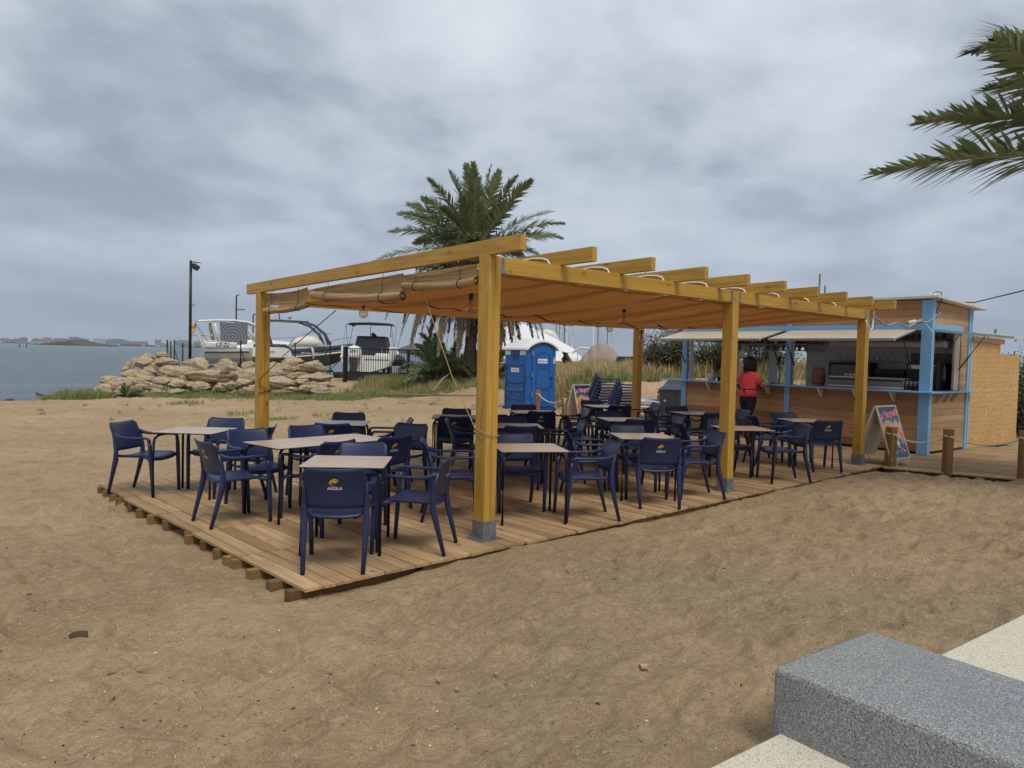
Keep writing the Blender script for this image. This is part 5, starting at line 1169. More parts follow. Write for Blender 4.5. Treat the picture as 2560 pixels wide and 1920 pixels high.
for i, (u, v, w_, h) in enumerate(RK):
    d = 27.4 + (.55 if i >= NB else 0) + max(0, 990-v)*.040 + (.9 if u < 380 else 0)*(990-v)/100; p = at(u, v, d); s = d/F_PX; d2 = d
    o = rock_mesh(w_*s*.62, w_*s*.46, h*s*.70, 100+i, M_['rock']); o.location = p; o.rotation_euler = (random.uniform(-.12, .12), random.uniform(-.10, .10)+(.10 if 'a' == 'b' else 0), YAW-math.pi/2+random.uniform(-.3, .3))
    size = 'large' if w_ > 60 else 'mid-sized' if w_ > 34 else 'small'; lev = 'top course' if v < 915 else 'middle course' if v < 950 else 'foot'
    ps = 'at its seaward tip' if u < 300 else 'left part, below the thin fence' if u < 460 else 'below the white boat' if u < 640 else 'between left post and dark boat ladder' if u < 760 else 'below the dark bow'
    lb = '%s tan boulder, %s, %s' % (size, lev, ps); seen[lb] = seen.get(lb, 0)+1
    if seen[lb] > 1: lb += ', %s from the sea' % ['', '', 'second', 'third', 'fourth', 'fifth', 'sixth', 'seventh', 'eighth', 'ninth', 'tenth', 'eleventh', 'twelfth'][min(12, seen[lb])]
    tag(o, lb, 'rock', 'limestone boulders of the breakwater')
for i, (u, v, w_, h) in enumerate([za_(740,1340,110,44), za_(645,1338,75,28), za_(90,1380,75,20), za_(345,1335,60,14), za_(318,1322,30,10), za_(755,1303,34,14)]):
    p = at(u, v, 27.6); p = EYE + (p-EYE)*((-.30-EYE.z)/(p.z-EYE.z)); s = (p-EYE).dot(FWD)/F_PX
    o = rock_mesh(w_*s*.55, w_*s*.5, h*s*.7, 200+i, M_['rock_d'], 'wet_rock'); o.location = p; tag(o, ['largest dark wet rock at the tip of the breakwater', 'flat dark rock left of the largest wet one', 'dark rock awash nearest the left photo edge', 'long low dark rock in the shallows', 'tiny dark rock beside the low one in the shallows', 'tiny dark rock just off the breakwater tip'][i], 'rock', 'dark rocks at the waterline')

# ------------------------------------------------------------------ grass
def tufts(name, pts, hmin, hmax, wd, mat, label=None, per=7, seed=1, lean=.35, cat=None, kind='stuff', c0=0, c1=1):
    rg = random.Random(seed); mb = MB()
    for x, y in pts:
        z = gz(x, y)-.01; hk = .45+1.1*cl(x*1.0, y*1.0, 1.6, 12)
        for k in range(per):
            a = rg.uniform(0, 6.28); h = rg.uniform(hmin, hmax)*hk; l = rg.uniform(.05, lean)*h; px = x+rg.uniform(-.07, .07); py = y+rg.uniform(-.07, .07)
            dx_, dy_ = math.cos(a), math.sin(a); w_ = wd*rg.uniform(.6, 1.2)
            mb.add([(px-dy_*w_, py+dx_*w_, z), (px+dy_*w_, py-dx_*w_, z), (px+dx_*l*.4+dy_*w_*.7, py+dy_*l*.4-dx_*w_*.7, z+h*.6), (px+dx_*l*.4-dy_*w_*.7, py+dy_*l*.4+dx_*w_*.7, z+h*.6), (px+dx_*l, py+dy_*l, z+h)], [(0,1,2,3), (3,2,4)], col=rg.uniform(c0, c1))
    o = mb.build(name, mat); tag(o, label, cat, kind=kind); return o
def scatter(n, lat0, lat1, dep0, dep1, seed, fn=lambda l, d: 1):
    rg = random.Random(seed); out = []
    while len(out) < n:
        l, d = rg.uniform(lat0, lat1), rg.uniform(dep0, dep1)
        if rg.random() < fn(l, d): p = ld(l, d); out.append((p.x, p.y))
    return out
cl = lambda l, d, s=1.0, k=3: float(vnoise(np.array([l*s+40]), np.array([d*s+17]), k)[0])
tufts('dry_bank_grass', scatter(5200, 1.4, 14, 26.2, 36, 1, lambda l, d: cl(l, d, 1.1)*1.2), .25, .62, .016, M_['grass_d'], 'tall straw-coloured dry grass on the bank behind the bar', 7, 2, .5, 'grass')
tufts('green_bank_grass', scatter(1700, .9, 12, 25.0, 28.2, 5, lambda l, d: cl(l, d, .9, 8)**2*1.4), .12, .32, .014, M_['grass_g'], 'low green grass along the lower edge of the bank', 7, 3, .4, 'grass')
tufts('meadow_grass', scatter(4200, -6.6, 1.2, 29.2, 36.5, 7, lambda l, d: cl(l, d, 1.2, 9)*1.1), .10, .30, .014, M_['grass_d'], 'yellow-green rough grass before the iron gate', 6, 4, .4, 'grass', c0=.3)
tufts('meadow_green_grass', scatter(3600, -6.8, 1.2, 28.9, 36.5, 8, lambda l, d: cl(l, d, .8, 4)**1.5), .10, .34, .013, M_['grass_g'], 'green blades mixed through the rough grass before the gate', 6, 5, .4, 'grass')
tufts('rock_foot_grass', scatter(3000, -15.4, -5.6, 26.9, 28.9, 9, lambda l, d: cl(l, d, .8, 6)*(1.25-abs(d-27.8)*.7)), .06, .22, .011, M_['grass_g'], 'grass strip at the foot of the breakwater rocks', 6, 6, .5, 'grass', c0=.2)
tufts('shore_grass', scatter(520, -16.4, -14.4, 26.0, 27.2, 10), .15, .38, .010, M_['grass_g'], 'bright green grass tuft at the water edge', 8, 7, .3, 'grass')
tufts('beach_weed', scatter(46, -13, 0, 18, 26.5, 11, lambda l, d: .6), .04, .14, .010, M_['grass_g'], 'scattered green weeds on the open sand', 16, 8, .8, 'grass')
P_ = [tuple(up_) for up_ in ()]
for i, (u, v, n_, lb) in enumerate([(683, 1052, 60, 'green weed clump right of the left post'), (620, 1036, 45, 'green weed clump left of the left post'), (905, 1000, 26, 'small weed clump in front of the gate grass'), (460, 1010, 40, 'low weed clump below the rocks'), (1070, 985, 70, 'green weed clump at the young palm foot')]):
    d_ = (at(u, v, 10)-EYE); p = EYE + d_*((-.12-EYE.z)/d_.z); rg = random.Random(40+i); tufts('weed_clump', [(p.x+rg.gauss(0, .28), p.y+rg.gauss(0, .22)) for _ in range(n_)], .05, .17, .009, M_['grass_g'], lb, 6, 50+i, .7, 'weed', kind='thing')
# bougainvillea bushes beside the kiosk
def bush(cen_, size, nl, nf, label, name='flowering_bush', seed=1, flow=True, sparse=.5):
    rg = random.Random(seed); b = Vector(cen_); g0 = gz(b.x, b.y); root = empty(name, (b.x, b.y, g0), 0, label, 'bush'); mb = MB(); fl = MB(); br = MB(); H_ = b.z-g0
    for k in range(16):
        a = rg.uniform(0, 6.28); e = Vector((math.cos(a)*size[0]*rg.uniform(.3, 1), math.sin(a)*size[0]*rg.uniform(.3, 1), H_+size[1]*rg.uniform(-.5, 1)))
        pts = [Vector((0,0,0)).lerp(e, t)+Vector((0,0,.3*math.sin(t*3))) for t in (0, .35, .7, 1)]; br.sweep(pts, [.03, .022, .014, .006], n=5)
        for j in range(nl//16):
            t = rg.uniform(.35, 1.05); c = Vector((0,0,0)).lerp(e, t)+Vector((rg.gauss(0,.17)*size[0], rg.gauss(0,.17)*size[0], rg.gauss(0,.2)*size[1]+.3*math.sin(min(t,1)*3)))
            u_ = Vector((rg.gauss(0,1), rg.gauss(0,1), rg.gauss(0,1))).normalized(); w2 = u_.orthogonal().normalized(); s = rg.uniform(.03, .06)
            isf = flow and rg.random() < nf*(1 if t > .7 else .3); (fl if isf else mb).add([c-u_*s, c+w2*s*.55, c+u_*s, c-w2*s*.55], [(0,1,2,3)], col=rg.random())
    br.build('branches', M_['bark'], root); mb.build('foliage', M_['bush'], root)
    if flow: fl.build('flowers', M_['flower'], root)
bush(at(1672, 880, 27.5), (1.0, .75), 5200, .12, 'bougainvillea with red flowers left of the kiosk', seed=3)
bush(at(1640, 888, 29), (.7, .4), 1800, .16, 'low left bougainvillea clump before the dark boat covers', seed=8)
bush(at(1785, 885, 27), (1.3, .7), 5200, .12, 'bougainvillea seen through the left bay of the kiosk', seed=4)
bush(at(1900, 890, 27), (1.3, .9), 4200, 0, 'green bush seen through the rear opening of the kiosk', 'green_bush', 5, False)
bush(at(1690, 828, 27.8), (.45, .25), 900, .7, 'red bougainvillea spray above the left hatch', seed=6)
for k, (u, v, d, s) in enumerate(((2600, 960, 20, 1.2), (2555, 985, 19, .8))):
    bush(at(u, v, d), (s, s), 4500, 0, ['dark green bush beyond the shed at the right edge', 'smaller green bush at the shed corner'][k], 'green_bush', 30+k, False)
t = empty('red_umbrella', (10.9, -3.35, 0), 0, 'folded dark red parasol leaning at the right edge', 'parasol'); mb = MB(); mb.sweep([(0,0,.05), (.25,-.3,1.0), (.45,-.55,1.7)], [.05, .10, .04], n=8); mb.build('folded_cloth', M_['red_pl'], t, smooth=True); mb = MB(); mb.sweep([(-.02,.02,0), (.48,-.58,1.8)], .015, n=6); mb.build('pole', M_['black_metal'], t)

# ------------------------------------------------------------------ boats and yard
def frame(u, d, z, turn, name, label, cat='boat'):
    p = at(u, 880, d); return empty(name, (p.x, p.y, z), HEAD-90+turn, label, cat)
def hull(mb, L_, B_, k0, k1, sheer0, sheer1, bowrise=.0, n=16, flare=.75, mi=(0,), tran=.9):
    """stern at x=0, bow at x=L_; returns sheer curve"""
    rings = []; sh = []
    for i in range(n+1):
        t = i/n; hb = B_/2*(tran+(1-tran)*min(1, t*3))*math.sqrt(max(0, 1-max(0, (t-.45)/.55)**2.2)) + .012
        zk = k0 + (k1-k0)*max(0, (t-.55)/.45)**2.2; zs = sheer0+(sheer1-sheer0)*t**1.8; zc_2 = zk + (zs-zk)*.38; hc = hb*flare*(1-.35*max(0, t-.6)/.4)
        x = L_*t; rk = 0
        rings.append([(x, -hb, zs), (x, -hb*.97, zs-(zs-zc_2)*.4), (x, -hc, zc_2), (x, -hc*.5, (zk+zc_2)/2-.02), (x, 0, zk), (x, hc*.5, (zk+zc_2)/2-.02), (x, hc, zc_2), (x, hb*.97, zs-(zs-zc_2)*.4), (x, hb, zs)]); sh.append((x, hb, zs))
    m = 9; vs = [p for r in rings for p in r]; fs = []
    for i in range(n):
        for j in range(m-1): fs.append((i*m+j, (i+1)*m+j, (i+1)*m+j+1, i*m+j+1))
    fs.append(tuple(range(m))); fs.append(tuple(range(n*m, n*m+m))[::-1]); mb.add(vs, fs)
    return sh
def gunwale(sh, r, dz, s=None):
    mb = MB()
    for sg in (-1, 1): mb.sweep([(x, sg*(hb+.01), z+dz) for x, hb, z in sh], r, r*1.3, n=6)
    return mb
def deckm(sh, dz=0): mb = MB(); n = len(sh); mb.add([(x, -hb*.98, z+dz) for x, hb, z in sh]+[(x, hb*.98, z+dz) for x, hb, z in sh], [(i, i+1, n+i+1, n+i) for i in range(n-1)]); return mb
def cradle(t, L_, m=None):
    mb = MB()
    for x in (L_*.18, L_*.62): mb.box((x-.08, -.9, 0), (x+.08, .9, .12)); mb.box((x-.06, -.9, .1), (x+.06, -.78, .55)); mb.box((x-.06, .78, .1), (x+.06, .9, .55))
    mb.box((0, -.08, .1), (L_*.85, .08, .22)); mb.build('trailer', M_['dark'], t)
    for s in (-1, 1): mb = MB(); mb.lathe([(.28, -.1), (.3, -.06), (.3, .06), (.28, .1)], 18, (L_*.35, s*1.0, .28), (0,1,0)); mb.build('wheel', M_['black_rub'], t)
def boat1():
    t = frame(505, 47.5, .35, 30, 'cabin_cruiser', 'white cabin cruiser with patterned grey cockpit cover and Spanish flag'); t.location = t.location
    mb = MB(); sh = hull(mb, 7.0, 2.6, .32, .9, 1.35, 1.75); mb.build('hull', M_['white_gel'], t, smooth=False, bevel=.02)
    gunwale(sh, .04, -.28).build('rub_rail', M_['dark'], t, smooth=True); deckm(sh, -.02).build('deck', M_['white_gel'], t)
    mb = MB(); mb.loft([[(x, -w_, z) , (x, -w_*.8, z+h), (x, w_*.8, z+h), (x, w_, z)] for x, w_, z, h in ((.55, 1.2, 1.3, .32), (2.0, 1.2, 1.3, .45), (3.0, 1.15, 1.35, .62), (4.4, .95, 1.45, .50), (5.8, .5, 1.6, .2), (6.4, .2, 1.65, .05))]); mb.build('cabin', M_['white_gel'], t, bevel=.04)
    mb = MB(); mb.sweep([(.3+.3*k, -1.32+.0*k, 1.45+.28*math.sin(math.pi*k/5)) for k in range(6)], .03, n=6); mb.build('side_moulding', M_['white_gel'], t, smooth=True)
    for s in (-1, 1):
        mb = MB(); mb.sweep([(.9, s*1.15, 1.6), (.62, s*1.05, 2.7), (.60, s*.95, 2.95)], [.14, .11, .09], [.05, .05, .05], n=8, up=(0,1,0)); mb.build('targa_arch', M_['cream_gel'], t, smooth=True); mb = MB(); mb.sweep([(3.3, s*1.1, 1.75), (2.5, s*1.05, 2.6), (2.35, s*1.0, 2.9)], [.13, .1, .08], [.05]*3, n=8, up=(0,1,0))
        mb.build('targa_arch', M_['cream_gel'], t, smooth=True)
    mb = MB(); mb.loft([[(x, -w_, z), (x, -w_*.9, z+.07), (x, w_*.9, z+.07), (x, w_, z)] for x, w_, z in ((-.35, .9, 2.98), (.6, 1.1, 3.06), (1.8, 1.12, 3.10), (2.6, 1.05, 3.02), (3.6, .9, 2.72))]); mb.build('bimini_top', M_['canvas_cream'], t)
    mp_ = Mat('mandala_cloth', lin('8d8f9a'), .9); v = mp_.co((1,1,1)); sx_ = N('ShaderNodeSeparateXYZ'); L(mp_.tc.outputs['Object'], sx_.inputs[0])
    xx_ = mp_.math('SUBTRACT', sx_.outputs[0], 1.65); zz_ = mp_.math('SUBTRACT', sx_.outputs[2], 2.05); r_ = mp_.math('SQRT', mp_.math('ADD', mp_.math('MULTIPLY', xx_, xx_), mp_.math('MULTIPLY', zz_, zz_)), 0)
    mp_.mixc(mp_.mr(mp_.math('FRACT', mp_.math('MULTIPLY', r_, 5.5), 0), .35, .5), lin('5c5e6c'), amt=.8); M_['mandala'] = mp_.done()
    mb = MB(); mb.grid(lambda a, b: (.85+1.7*a+.12*b*(1-a), -1.18+.12*b, 3.0-1.42*b-.05*math.sin(a*3)), 8, 8); mb.build('cockpit_cover', M_['mandala'], t, smooth=True)
    mb = MB(); mb.box((-.1, -1.1, 1.75), (.7, 1.1, 1.82)); mb.box((-.1, -1.15, 1.3), (.1, -1.0, 1.78)); mb.beam((-.05, -1.1, 1.4), (-.35, -1.1, 2.1), .05, .12); mb.box((-.5, -1.0, 2.1), (.5, 1.0, 2.16)); mb.build('stern_platform', M_['cream_gel'], t, bevel=.01)
    mb = MB(); mb.sweep([(.2, -1.1, 1.7), (-.55, -1.15, 2.85)], .02, n=6); f = mb.build('flagpole', M_['galv'], t)
    mb = MB(); q = lambda a, b: (-.52-.30*b-.08*a+.05*math.sin(a*5), -1.15+.05*math.sin(a*4), 2.82-.62*a-.28*b*(1-a)); 
    for k, mi in ((0, 0), (1, 1), (2, 1), (3, 0)): mb.grid(lambda a, b: q(a, (b+k)/4), 6, 1, mi)
    mb.build('flag', [M_['red_pl'], M_['gold']], f)
    vs, fs = text_geo('LS-22', .36, .012, .3); mb = MB(); mb.add([(v.x+1.0, -1.345, v.y+1.55) for v in vs], fs); mb.build('lettering', M_['black_ink'], t)
    mb = MB(); mb.box((0, -1.33, 1.36), (1.9, -1.2, 1.72)); mb.build('quarter_panel', M_['white_gel'], t, bevel=.06)
    mb = MB(); mb.sweep([(3.6, -.9, 2.0), (5.5, -.8, 2.15), (6.8, -.2, 2.4), (6.8, .2, 2.4)], .018, n=5); mb.build('rail', M_['galv'], t)
    cradle(t, 7)
boat1()
def boat2():
    t = frame(634, 43.5, .3, 24, 'sports_boat', 'dark grey sports boat with tall curved arch and cream cover')
    mb = MB(); sh = hull(mb, 5.75, 2.2, .35, 1.25, 1.22, 1.78, flare=.7); mb.build('hull', M_['dark_hull'], t, bevel=.015)
    gunwale(sh, .03, -.32).build('rub_rail', M_['canvas_cream'], t, smooth=True)
    mb = MB(); n = len(sh); 
    for sg in (-1, 1): mb.add([(x, sg*(hb+.012), z-.30) for x, hb, z in sh]+[(x, sg*(hb*.93), z+.10) for x, hb, z in sh], [(i, i+1, n+i+1, n+i) for i in range(n-1)])
    mb.build('topsides', M_['grey_gel'], t); deckm(sh, .10).build('deck', M_['grey_gel'], t)
    mb = MB(); mb.loft([[(x, -1.13, .95), (x, -1.12, z), (x, 1.12, z), (x, 1.13, .95)] for x, z in ((-.15, 1.45), (.2, 1.52), (1.6, 1.50), (1.9, 1.42), (2.05, .98))]); mb.build('stern_section', M_['white_gel'], t, bevel=.03)
    mb = MB(); mb.loft([[(x, -.95, 1.4), (x, -.9, z), (x, .9, z), (x, .95, 1.4)] for x, z in ((.05, 1.66), (.2, 1.70), (1.7, 1.70), (2.1, 1.4))]); mb.build('seat_cushion', M_['dark'], t, bevel=.04)
    mb = MB()
    for s in (-1, 1): mb.sweep([(.95, s*.98, 1.5), (.72, s*.96, 2.2), (.52, s*.92, 2.9), (.62, s*.9, 3.05), (1.3, s*.88, 3.08), (2.6, s*.88, 3.06), (3.3, s*.9, 2.85), (3.9, s*.94, 2.35), (4.15, s*.96, 1.75)], [.08, .08, .06, .06, .05, .05, .08, .10, .12], [.05]*9, n=8, up=(0,1,0))
    mb.build('arch', M_['grey_gel'], t, smooth=True); mb = MB(); mb.box((.9, -.88, 3.04), (3.0, .88, 3.10)); mb.build('arch_roof', M_['grey_gel'], t, bevel=.02)
    mb = MB(); mb.loft([[(x, -.85*w_, 1.6), (x, -.6*w_, z), (x, .6*w_, z), (x, .85*w_, 1.6)] for x, z, w_ in ((2.0, 1.65, .9), (2.3, 2.1, 1), (2.9, 2.28, 1), (3.5, 2.22, 1), (4.0, 1.7, .9))]); mb.build('console_cover', M_['canvas_cream'], t, smooth=True)
    mb = MB(); mb.sweep([(4.2, -.75, 1.75), (4.5, -.7, 2.05), (5.4, -.35, 2.2), (5.7, 0, 2.25), (5.4, .35, 2.2)], .018, n=5); mb.sweep([(2.6, -.7, 2.3), (3.2, -.6, 2.45), (4.4, -.5, 2.42)], .015, n=5); mb.build('rail', M_['galv'], t)
    mb = MB(); mb.sweep([(3.1, -1.2, 1.55), (3.15, -1.26, 1.45), (3.2, -1.28, .9)], [.03, .07, .06], n=8); mb.build('fender', M_['canvas_cream'], t, smooth=True)
    mb = MB(); 
    for x in (1.75, 2.0): mb.sweep([(x, -1.2, 1.1), (x, -1.3, .1)], .018, n=5)
    for z in (.3, .6, .9): mb.sweep([(1.75, -1.26, z), (2.0, -1.26, z)], .015, n=5)
    mb.build('ladder', M_['galv'], t); mb = MB(); mb.lathe([(.12, 0), (.13, .04), (.04, .06)], 12, (2.0, 0, 3.25)); mb.sweep([(2.0,0,3.08), (2,0,3.26)], .02, n=5); mb.beam((1.45, 0, 3.1), (1.38, 0, 3.5), .06, .06); mb.sweep([(1.2, .2, 3.1), (1.2, .2, 3.4)], .01, n=4); mb.build('mast_light', M_['dark'], t)
    for body, x, z, s, mm in (('LARCS', .75, 1.22, .2, 'black_ink'), ('900 Activ Open', 3.0, 1.22, .15, 'white_ink')):
        vs, fs = text_geo(body, s, .015); mb = MB(); mb.add([(v.x+x, (-1.137 if x < 1 else -1.125), v.y+z) for v in vs], fs); mb.build('lettering', M_[mm], t)
    mb = MB(); mb.sweep([(.4+.2*k, -1.1, 1.5+.16*math.sin(math.pi*k/5)) for k in range(6)], .018, n=5); mb.build('grab_rail', M_['galv'], t); cradle(t, 5.4)
boat2()
def boat3():
    p = at(915, 880, 39); t = empty('motor_boat', (p.x, p.y, .42), HEAD+2, 'white motor boat seen from behind with black bimini and grey outboard', 'boat')
    # stern faces the viewer: boat axis +x points away
    mb = MB(); sh = hull(mb, 6.2, 2.65, .15, .8, 1.05, 1.5, flare=.82, tran=1.0); mb.build('hull', M_['white_gel'], t, bevel=.02); deckm(sh, .0).build('deck', M_['white_gel'], t)
    mb = MB()
    for s in (-1, 1): mb.box((0, s*1.3-.12*(s > 0)-(.12 if s < 0 else 0)+.12*(s < 0), .95), (2.4, s*1.3+.12*(s < 0)+.0, 1.55))
    mb.box((.1, -1.25, .9), (.35, -.45, 1.2)); mb.box((.1, .45, .9), (.35, 1.25, 1.2)); mb.build('stern_quarter', M_['white_gel'], t, bevel=.05)
    mb = MB(); mb.loft([[(x, -w_, 1.1), (x, -w_*.82, z), (x, w_*.82, z), (x, w_, 1.1)] for x, w_, z in ((1.6, .95, 2.0), (1.8, .95, 2.12), (3.0, .95, 2.12), (4.0, .8, 1.5))]); mb.build('cockpit_cover', M_['canvas_grey'], t, bevel=.05)
    mb = MB(); mb.loft([[(x, -1.22, z-.1), (x, -1.05, z+.02), (x, 0, z+.06), (x, 1.05, z+.02), (x, 1.22, z-.1), (x, 1.05, z), (x, 0, z+.03), (x, -1.05, z)] for x, z in ((.6, 2.72), (1.4, 2.8), (2.4, 2.8), (3.1, 2.74))]); mb.build('bimini_top', M_['black_cloth'], t, smooth=True)
    for s in (-1, 1): mb = MB(); mb.sweep([(.8, s*1.2, 2.64), (1.7, s*1.25, 1.3)], .016, n=5); mb.sweep([(2.9, s*1.2, 2.66), (1.7, s*1.25, 1.3)], .016, n=5); mb.sweep([(.7, s*1.2, 2.64), (.3, s*1.25, 1.4)], .010, n=4); mb.build('bimini_pole', M_['galv'], t)
    o = Vector((-.3, .55, 0)); mb = MB(); mb.loft([[(o.x+a*w_*1.1, o.y+b*w_, z) for a, b in ((-1,-.6),(-.4,-.9),(.9,-.9),(.9,.9),(-.4,.9),(-1,.6))] for z, w_ in ((.95, .30), (1.05, .36), (1.35, .36), (1.5, .28), (1.56, .15))]); ob = mb.build('outboard_cowl', M_['white_gel'], t, bevel=.02)
    vs, fs = text_geo('200', .2, .02, .2); mb = MB(); mb.add([(o.x-.405+.0, o.y-v.x, v.y+1.28) for v in vs], fs); mb.build('lettering', M_['black_ink'], ob)
    mb = MB(); mb.loft([[(o.x+a*w_, o.y+b*w_*.8, z) for a, b in ((-1,-1),(1,-1),(1,1),(-1,1))] for z, w_ in ((-.15, .10), (.35, .16), (.7, .26), (.95, .28))]); mb.lathe([(.14, -.02), (.14, .02)], 12, (o.x-.1, o.y, -.02), (1,0,0)); mb.build('outboard_leg', M_['grey_gel'], t)
    mb = MB(); mb.sweep([(.2, -1.05, 1.5), (.2, -1.05, .3)], .03, n=5); mb.sweep([(.2, -.8, 1.5), (.2, -.8, .3)], .03, n=5); mb.build('boarding_ladder', M_['galv'], t)
    mb = MB(); mb.box((-.02, -1.2, .85), (.02, .1, .88)); mb.build('transom_line', M_['grey_gel'], t); cradle(t, 5)
boat3()
t = frame(985, 41, .4, 0, 'motor_scooter_pile', 'dark covered outboard and gear right of the white motor boat', 'machine'); mb = MB(); mb.loft([[(-.5*w_, -.4*w_, z), (.6*w_, -.3*w_, z), (.5*w_, .4*w_, z), (-.6*w_, .3*w_, z)] for z, w_ in ((.55, .8), (.8, 1.2), (1.0, 1.1), (1.15, .6))]); mb.build('dark_cover', M_['dark'], t, bevel=.08); mb = MB(); mb.sweep([(-.4, 0, .9), (-.9, 0, 1.9), (-1.2, 0, 2.3)], [.12, .16, .1], n=8); mb.sweep([(-1.3,0,2.0), (-1.3,0,2.75), (-.2,0,2.75), (-.2,0,2.1)], .025, n=5); mb.build('outboard', M_['canvas_grey'], t)
t = frame(838, 46, -.3, 0, 'rowing_boat', 'small grey boat beyond the breakwater end'); mb = MB(); hull(mb, 2.4, 1.1, .2, .5, .7, .85); mb.build('hull', M_['grey_gel'], t); mb = MB(); mb.lathe([(.2, 1.0), (.24, 1.3), (.2, 1.6), (.24, 2.0), (.1, 2.05)], 12, (.7, 0, .3)); mb.build('red_drum', M_['red_pl'], t)
# tarped boats on the right, masts, sail
t = frame(1395, 42, .9, 8, 'tarped_boat', 'boat under a white peaked cover behind the portable toilet'); mb = MB(); mb.loft([[(x, -1.3, .55), (x, -.9, .55+(z-.55)*.6), (x, 0, z), (x, .9, .55+(z-.55)*.6), (x, 1.3, .55)] for x, z in ((-4.6, .9), (-3.6, 2.2), (-2.0, 2.55), (-.6, 2.0), (.9, 1.25), (1.2, .9))]); mb.build('white_cover', M_['white_pl'], t); mb = MB(); hull(mb, 5.8, 2.5, -.3, .3, .55, .8); mb.v = [(v[0]-4.6, v[1], v[2]) for v in mb.v]; mb.build('hull', M_['white_gel'], t); mb = MB(); [mb.sweep([(.2, -1.35, z), (.8, -1.35, z)], .02, n=4) for z in (-.1, .15, .4)]; mb.sweep([(.2,-1.35,-.4),(.2,-1.35,1.0),(.8,-1.35,1.0),(.8,-1.35,-.4)], .02, n=4); mb.build('ladder', M_['galv'], t)
t = frame(1366, 45, 2.9, 0, 'furled_sail', 'bulging cream sail cover above the white peaked cover', 'sail'); mb = MB(); mb.sweep([(-.45, 0, .15), (-.1, 0, .15), (.25, 0, 0), (.5, 0, -.25), (.6, 0, -.8), (.58, 0, -1.0)], [.12, .3, .36, .26, .14, .1], [.1, .28, .36, .28, .14, .1], n=12); mb.build('sail_cloth', M_['cream_gel'], t, smooth=True)
t = frame(1500, 37, 1.0, -10, 'tarped_boat', 'boat under a draped beige tarpaulin beside the back right post'); mb = MB()
mb.grid(lambda a, b: (-1.15+2.55*a, -1.1+2.2*b, .15+(1.25*math.sin(math.pi*b)**.6+.0)*(math.sin(math.pi*min(1, max(.02, (a*1.02)))) **.55)*(.55+.45*math.sin(math.pi*min(1, a*1.1)))+.03*math.sin(a*40+b*6)), 40, 14); mb.build('beige_cover', M_['canvas_beige'], t, smooth=True, solid=.02); mb = MB(); mb.sweep([(-1.5, -.2, .1), (-1.75, -.2, .6), (-1.7, -.2, .9)], [.06, .13, .16], [.08, .16, .2], n=8); mb.sweep([(-1.7,-.2,.8), (-1.35,-.2,.35), (-1.0,-.2,.15)], [.12, .08, .05], n=8); mb.build('outboard', M_['dark'], t, smooth=True)
mb = MB(); mb.sweep([(-1.4, .3, .9), (-1.0, .3, 1.15), (-.6, .3, 1.12), (.1, .3, 1.1)], .05, n=6); mb.build('white_rail', M_['white_pl'], t)
for k, (u, w_, h, mm, lb) in enumerate(((1572, 1.2, .62, 'dark', 'black boat cover with white lettering right of the back post'), (1605, 1.3, .5, 'lid_blue', 'dark blue boat cover beside the black one'))):
    t = frame(u, 36, 1.15, 0, 'covered_boat', lb); mb = MB(); mb.loft([[(-w_/2*a, -.5, z), (w_/2*a, -.5, z), (w_/2*a*.95, .8, z), (-w_/2*a, .8, z)] for z, a in ((-.2, 1.05), (h*.7, 1.0), (h*.95, .9), (h, .6))]); mb.build('boat_cover', M_[mm], t, bevel=.08)
    if k == 0: vs, fs = text_geo('SUZUKI', .16, .02); mb = MB(); mb.add([(v.x-.05, -.56, v.y+.32) for v in vs], fs); mb.build('lettering', M_['white_ink'], t)
MS = [(1391, 810, 'slim grey'), (1399, 800, 'tall grey'), (1409, 812, 'black'), (1418, 800, 'pale'), (1432, 840, 'short white'), (1484, 800, 'white'), (1493, 805, 'black leaning'), (1519, 812, 'dark thin'), (1585, 820, 'thin grey'), (1598, 815, 'pale double'), (1601, 818, 'grey'), (1610, 812, 'dark blue'), (1628, 817, 'short antenna'), (2050, 684, 'tall silver'), (2062, 714, 'grey wooden')]
for k, (u, v, lb) in enumerate(MS):
    d = 62 + (k*7) % 17 if u < 2000 else 34; top = at(u, v, d)
    if u > 2000: top = at(u if u != 2062 else 2063, v, d)
    ext = 5 if u < 1700 and v < 816 else 0; b = Vector((top.x, top.y, .2)); top = top + Vector((0,0,ext)); t = empty('boat_mast', b, 0, '%s mast rising %s' % (lb, ['over the toilet side', 'next to the first one', 'leaning among the first group', 'right of the first group', 'low behind the white cover', 'above the beige tarpaulin', 'just right of the white mast', 'left of the back right post', 'left of the bougainvillea', 'beside its twin near the bougainvillea', 'as right twin near the bougainvillea', 'closest to the bougainvillea', 'with a round top by the hatch', 'over the kiosk roof', 'stump over the kiosk roof'][k]), 'mast', 'masts in the marina')
    h = top.z-b.z; lean = .25 if 'black' in lb else 0; mb = MB(); mb.sweep([(lean, 0, 0), (0, 0, h)], .055 if 'white' in lb or 'pale' in lb else .04, n=7); 
    mb.build('spar', M_['dark'] if 'black' in lb or 'dark' in lb else M_['galv'] if 'grey' in lb or 'silver' in lb else M_['white_gel'], t)
    if ext: mb = MB(); mb.sweep([(lean, 0, 0), (0, 0, h)], .01, n=4); mb.beam((-.6, 0, h*.45), (.6, 0, h*.45), .03, .03); mb.sweep([(1.6, 0, 0), (.6, 0, h*.45), (0, 0, h)], .009, n=4); mb.build('rigging', M_['galv'], t)
    if 'antenna' in lb: mb = MB(); mb.lathe([(.02, 0), (.09, .08), (.02, .2)], 8, (0, 0, h-.2)); mb.build('wind_vane', M_['dark'], t)
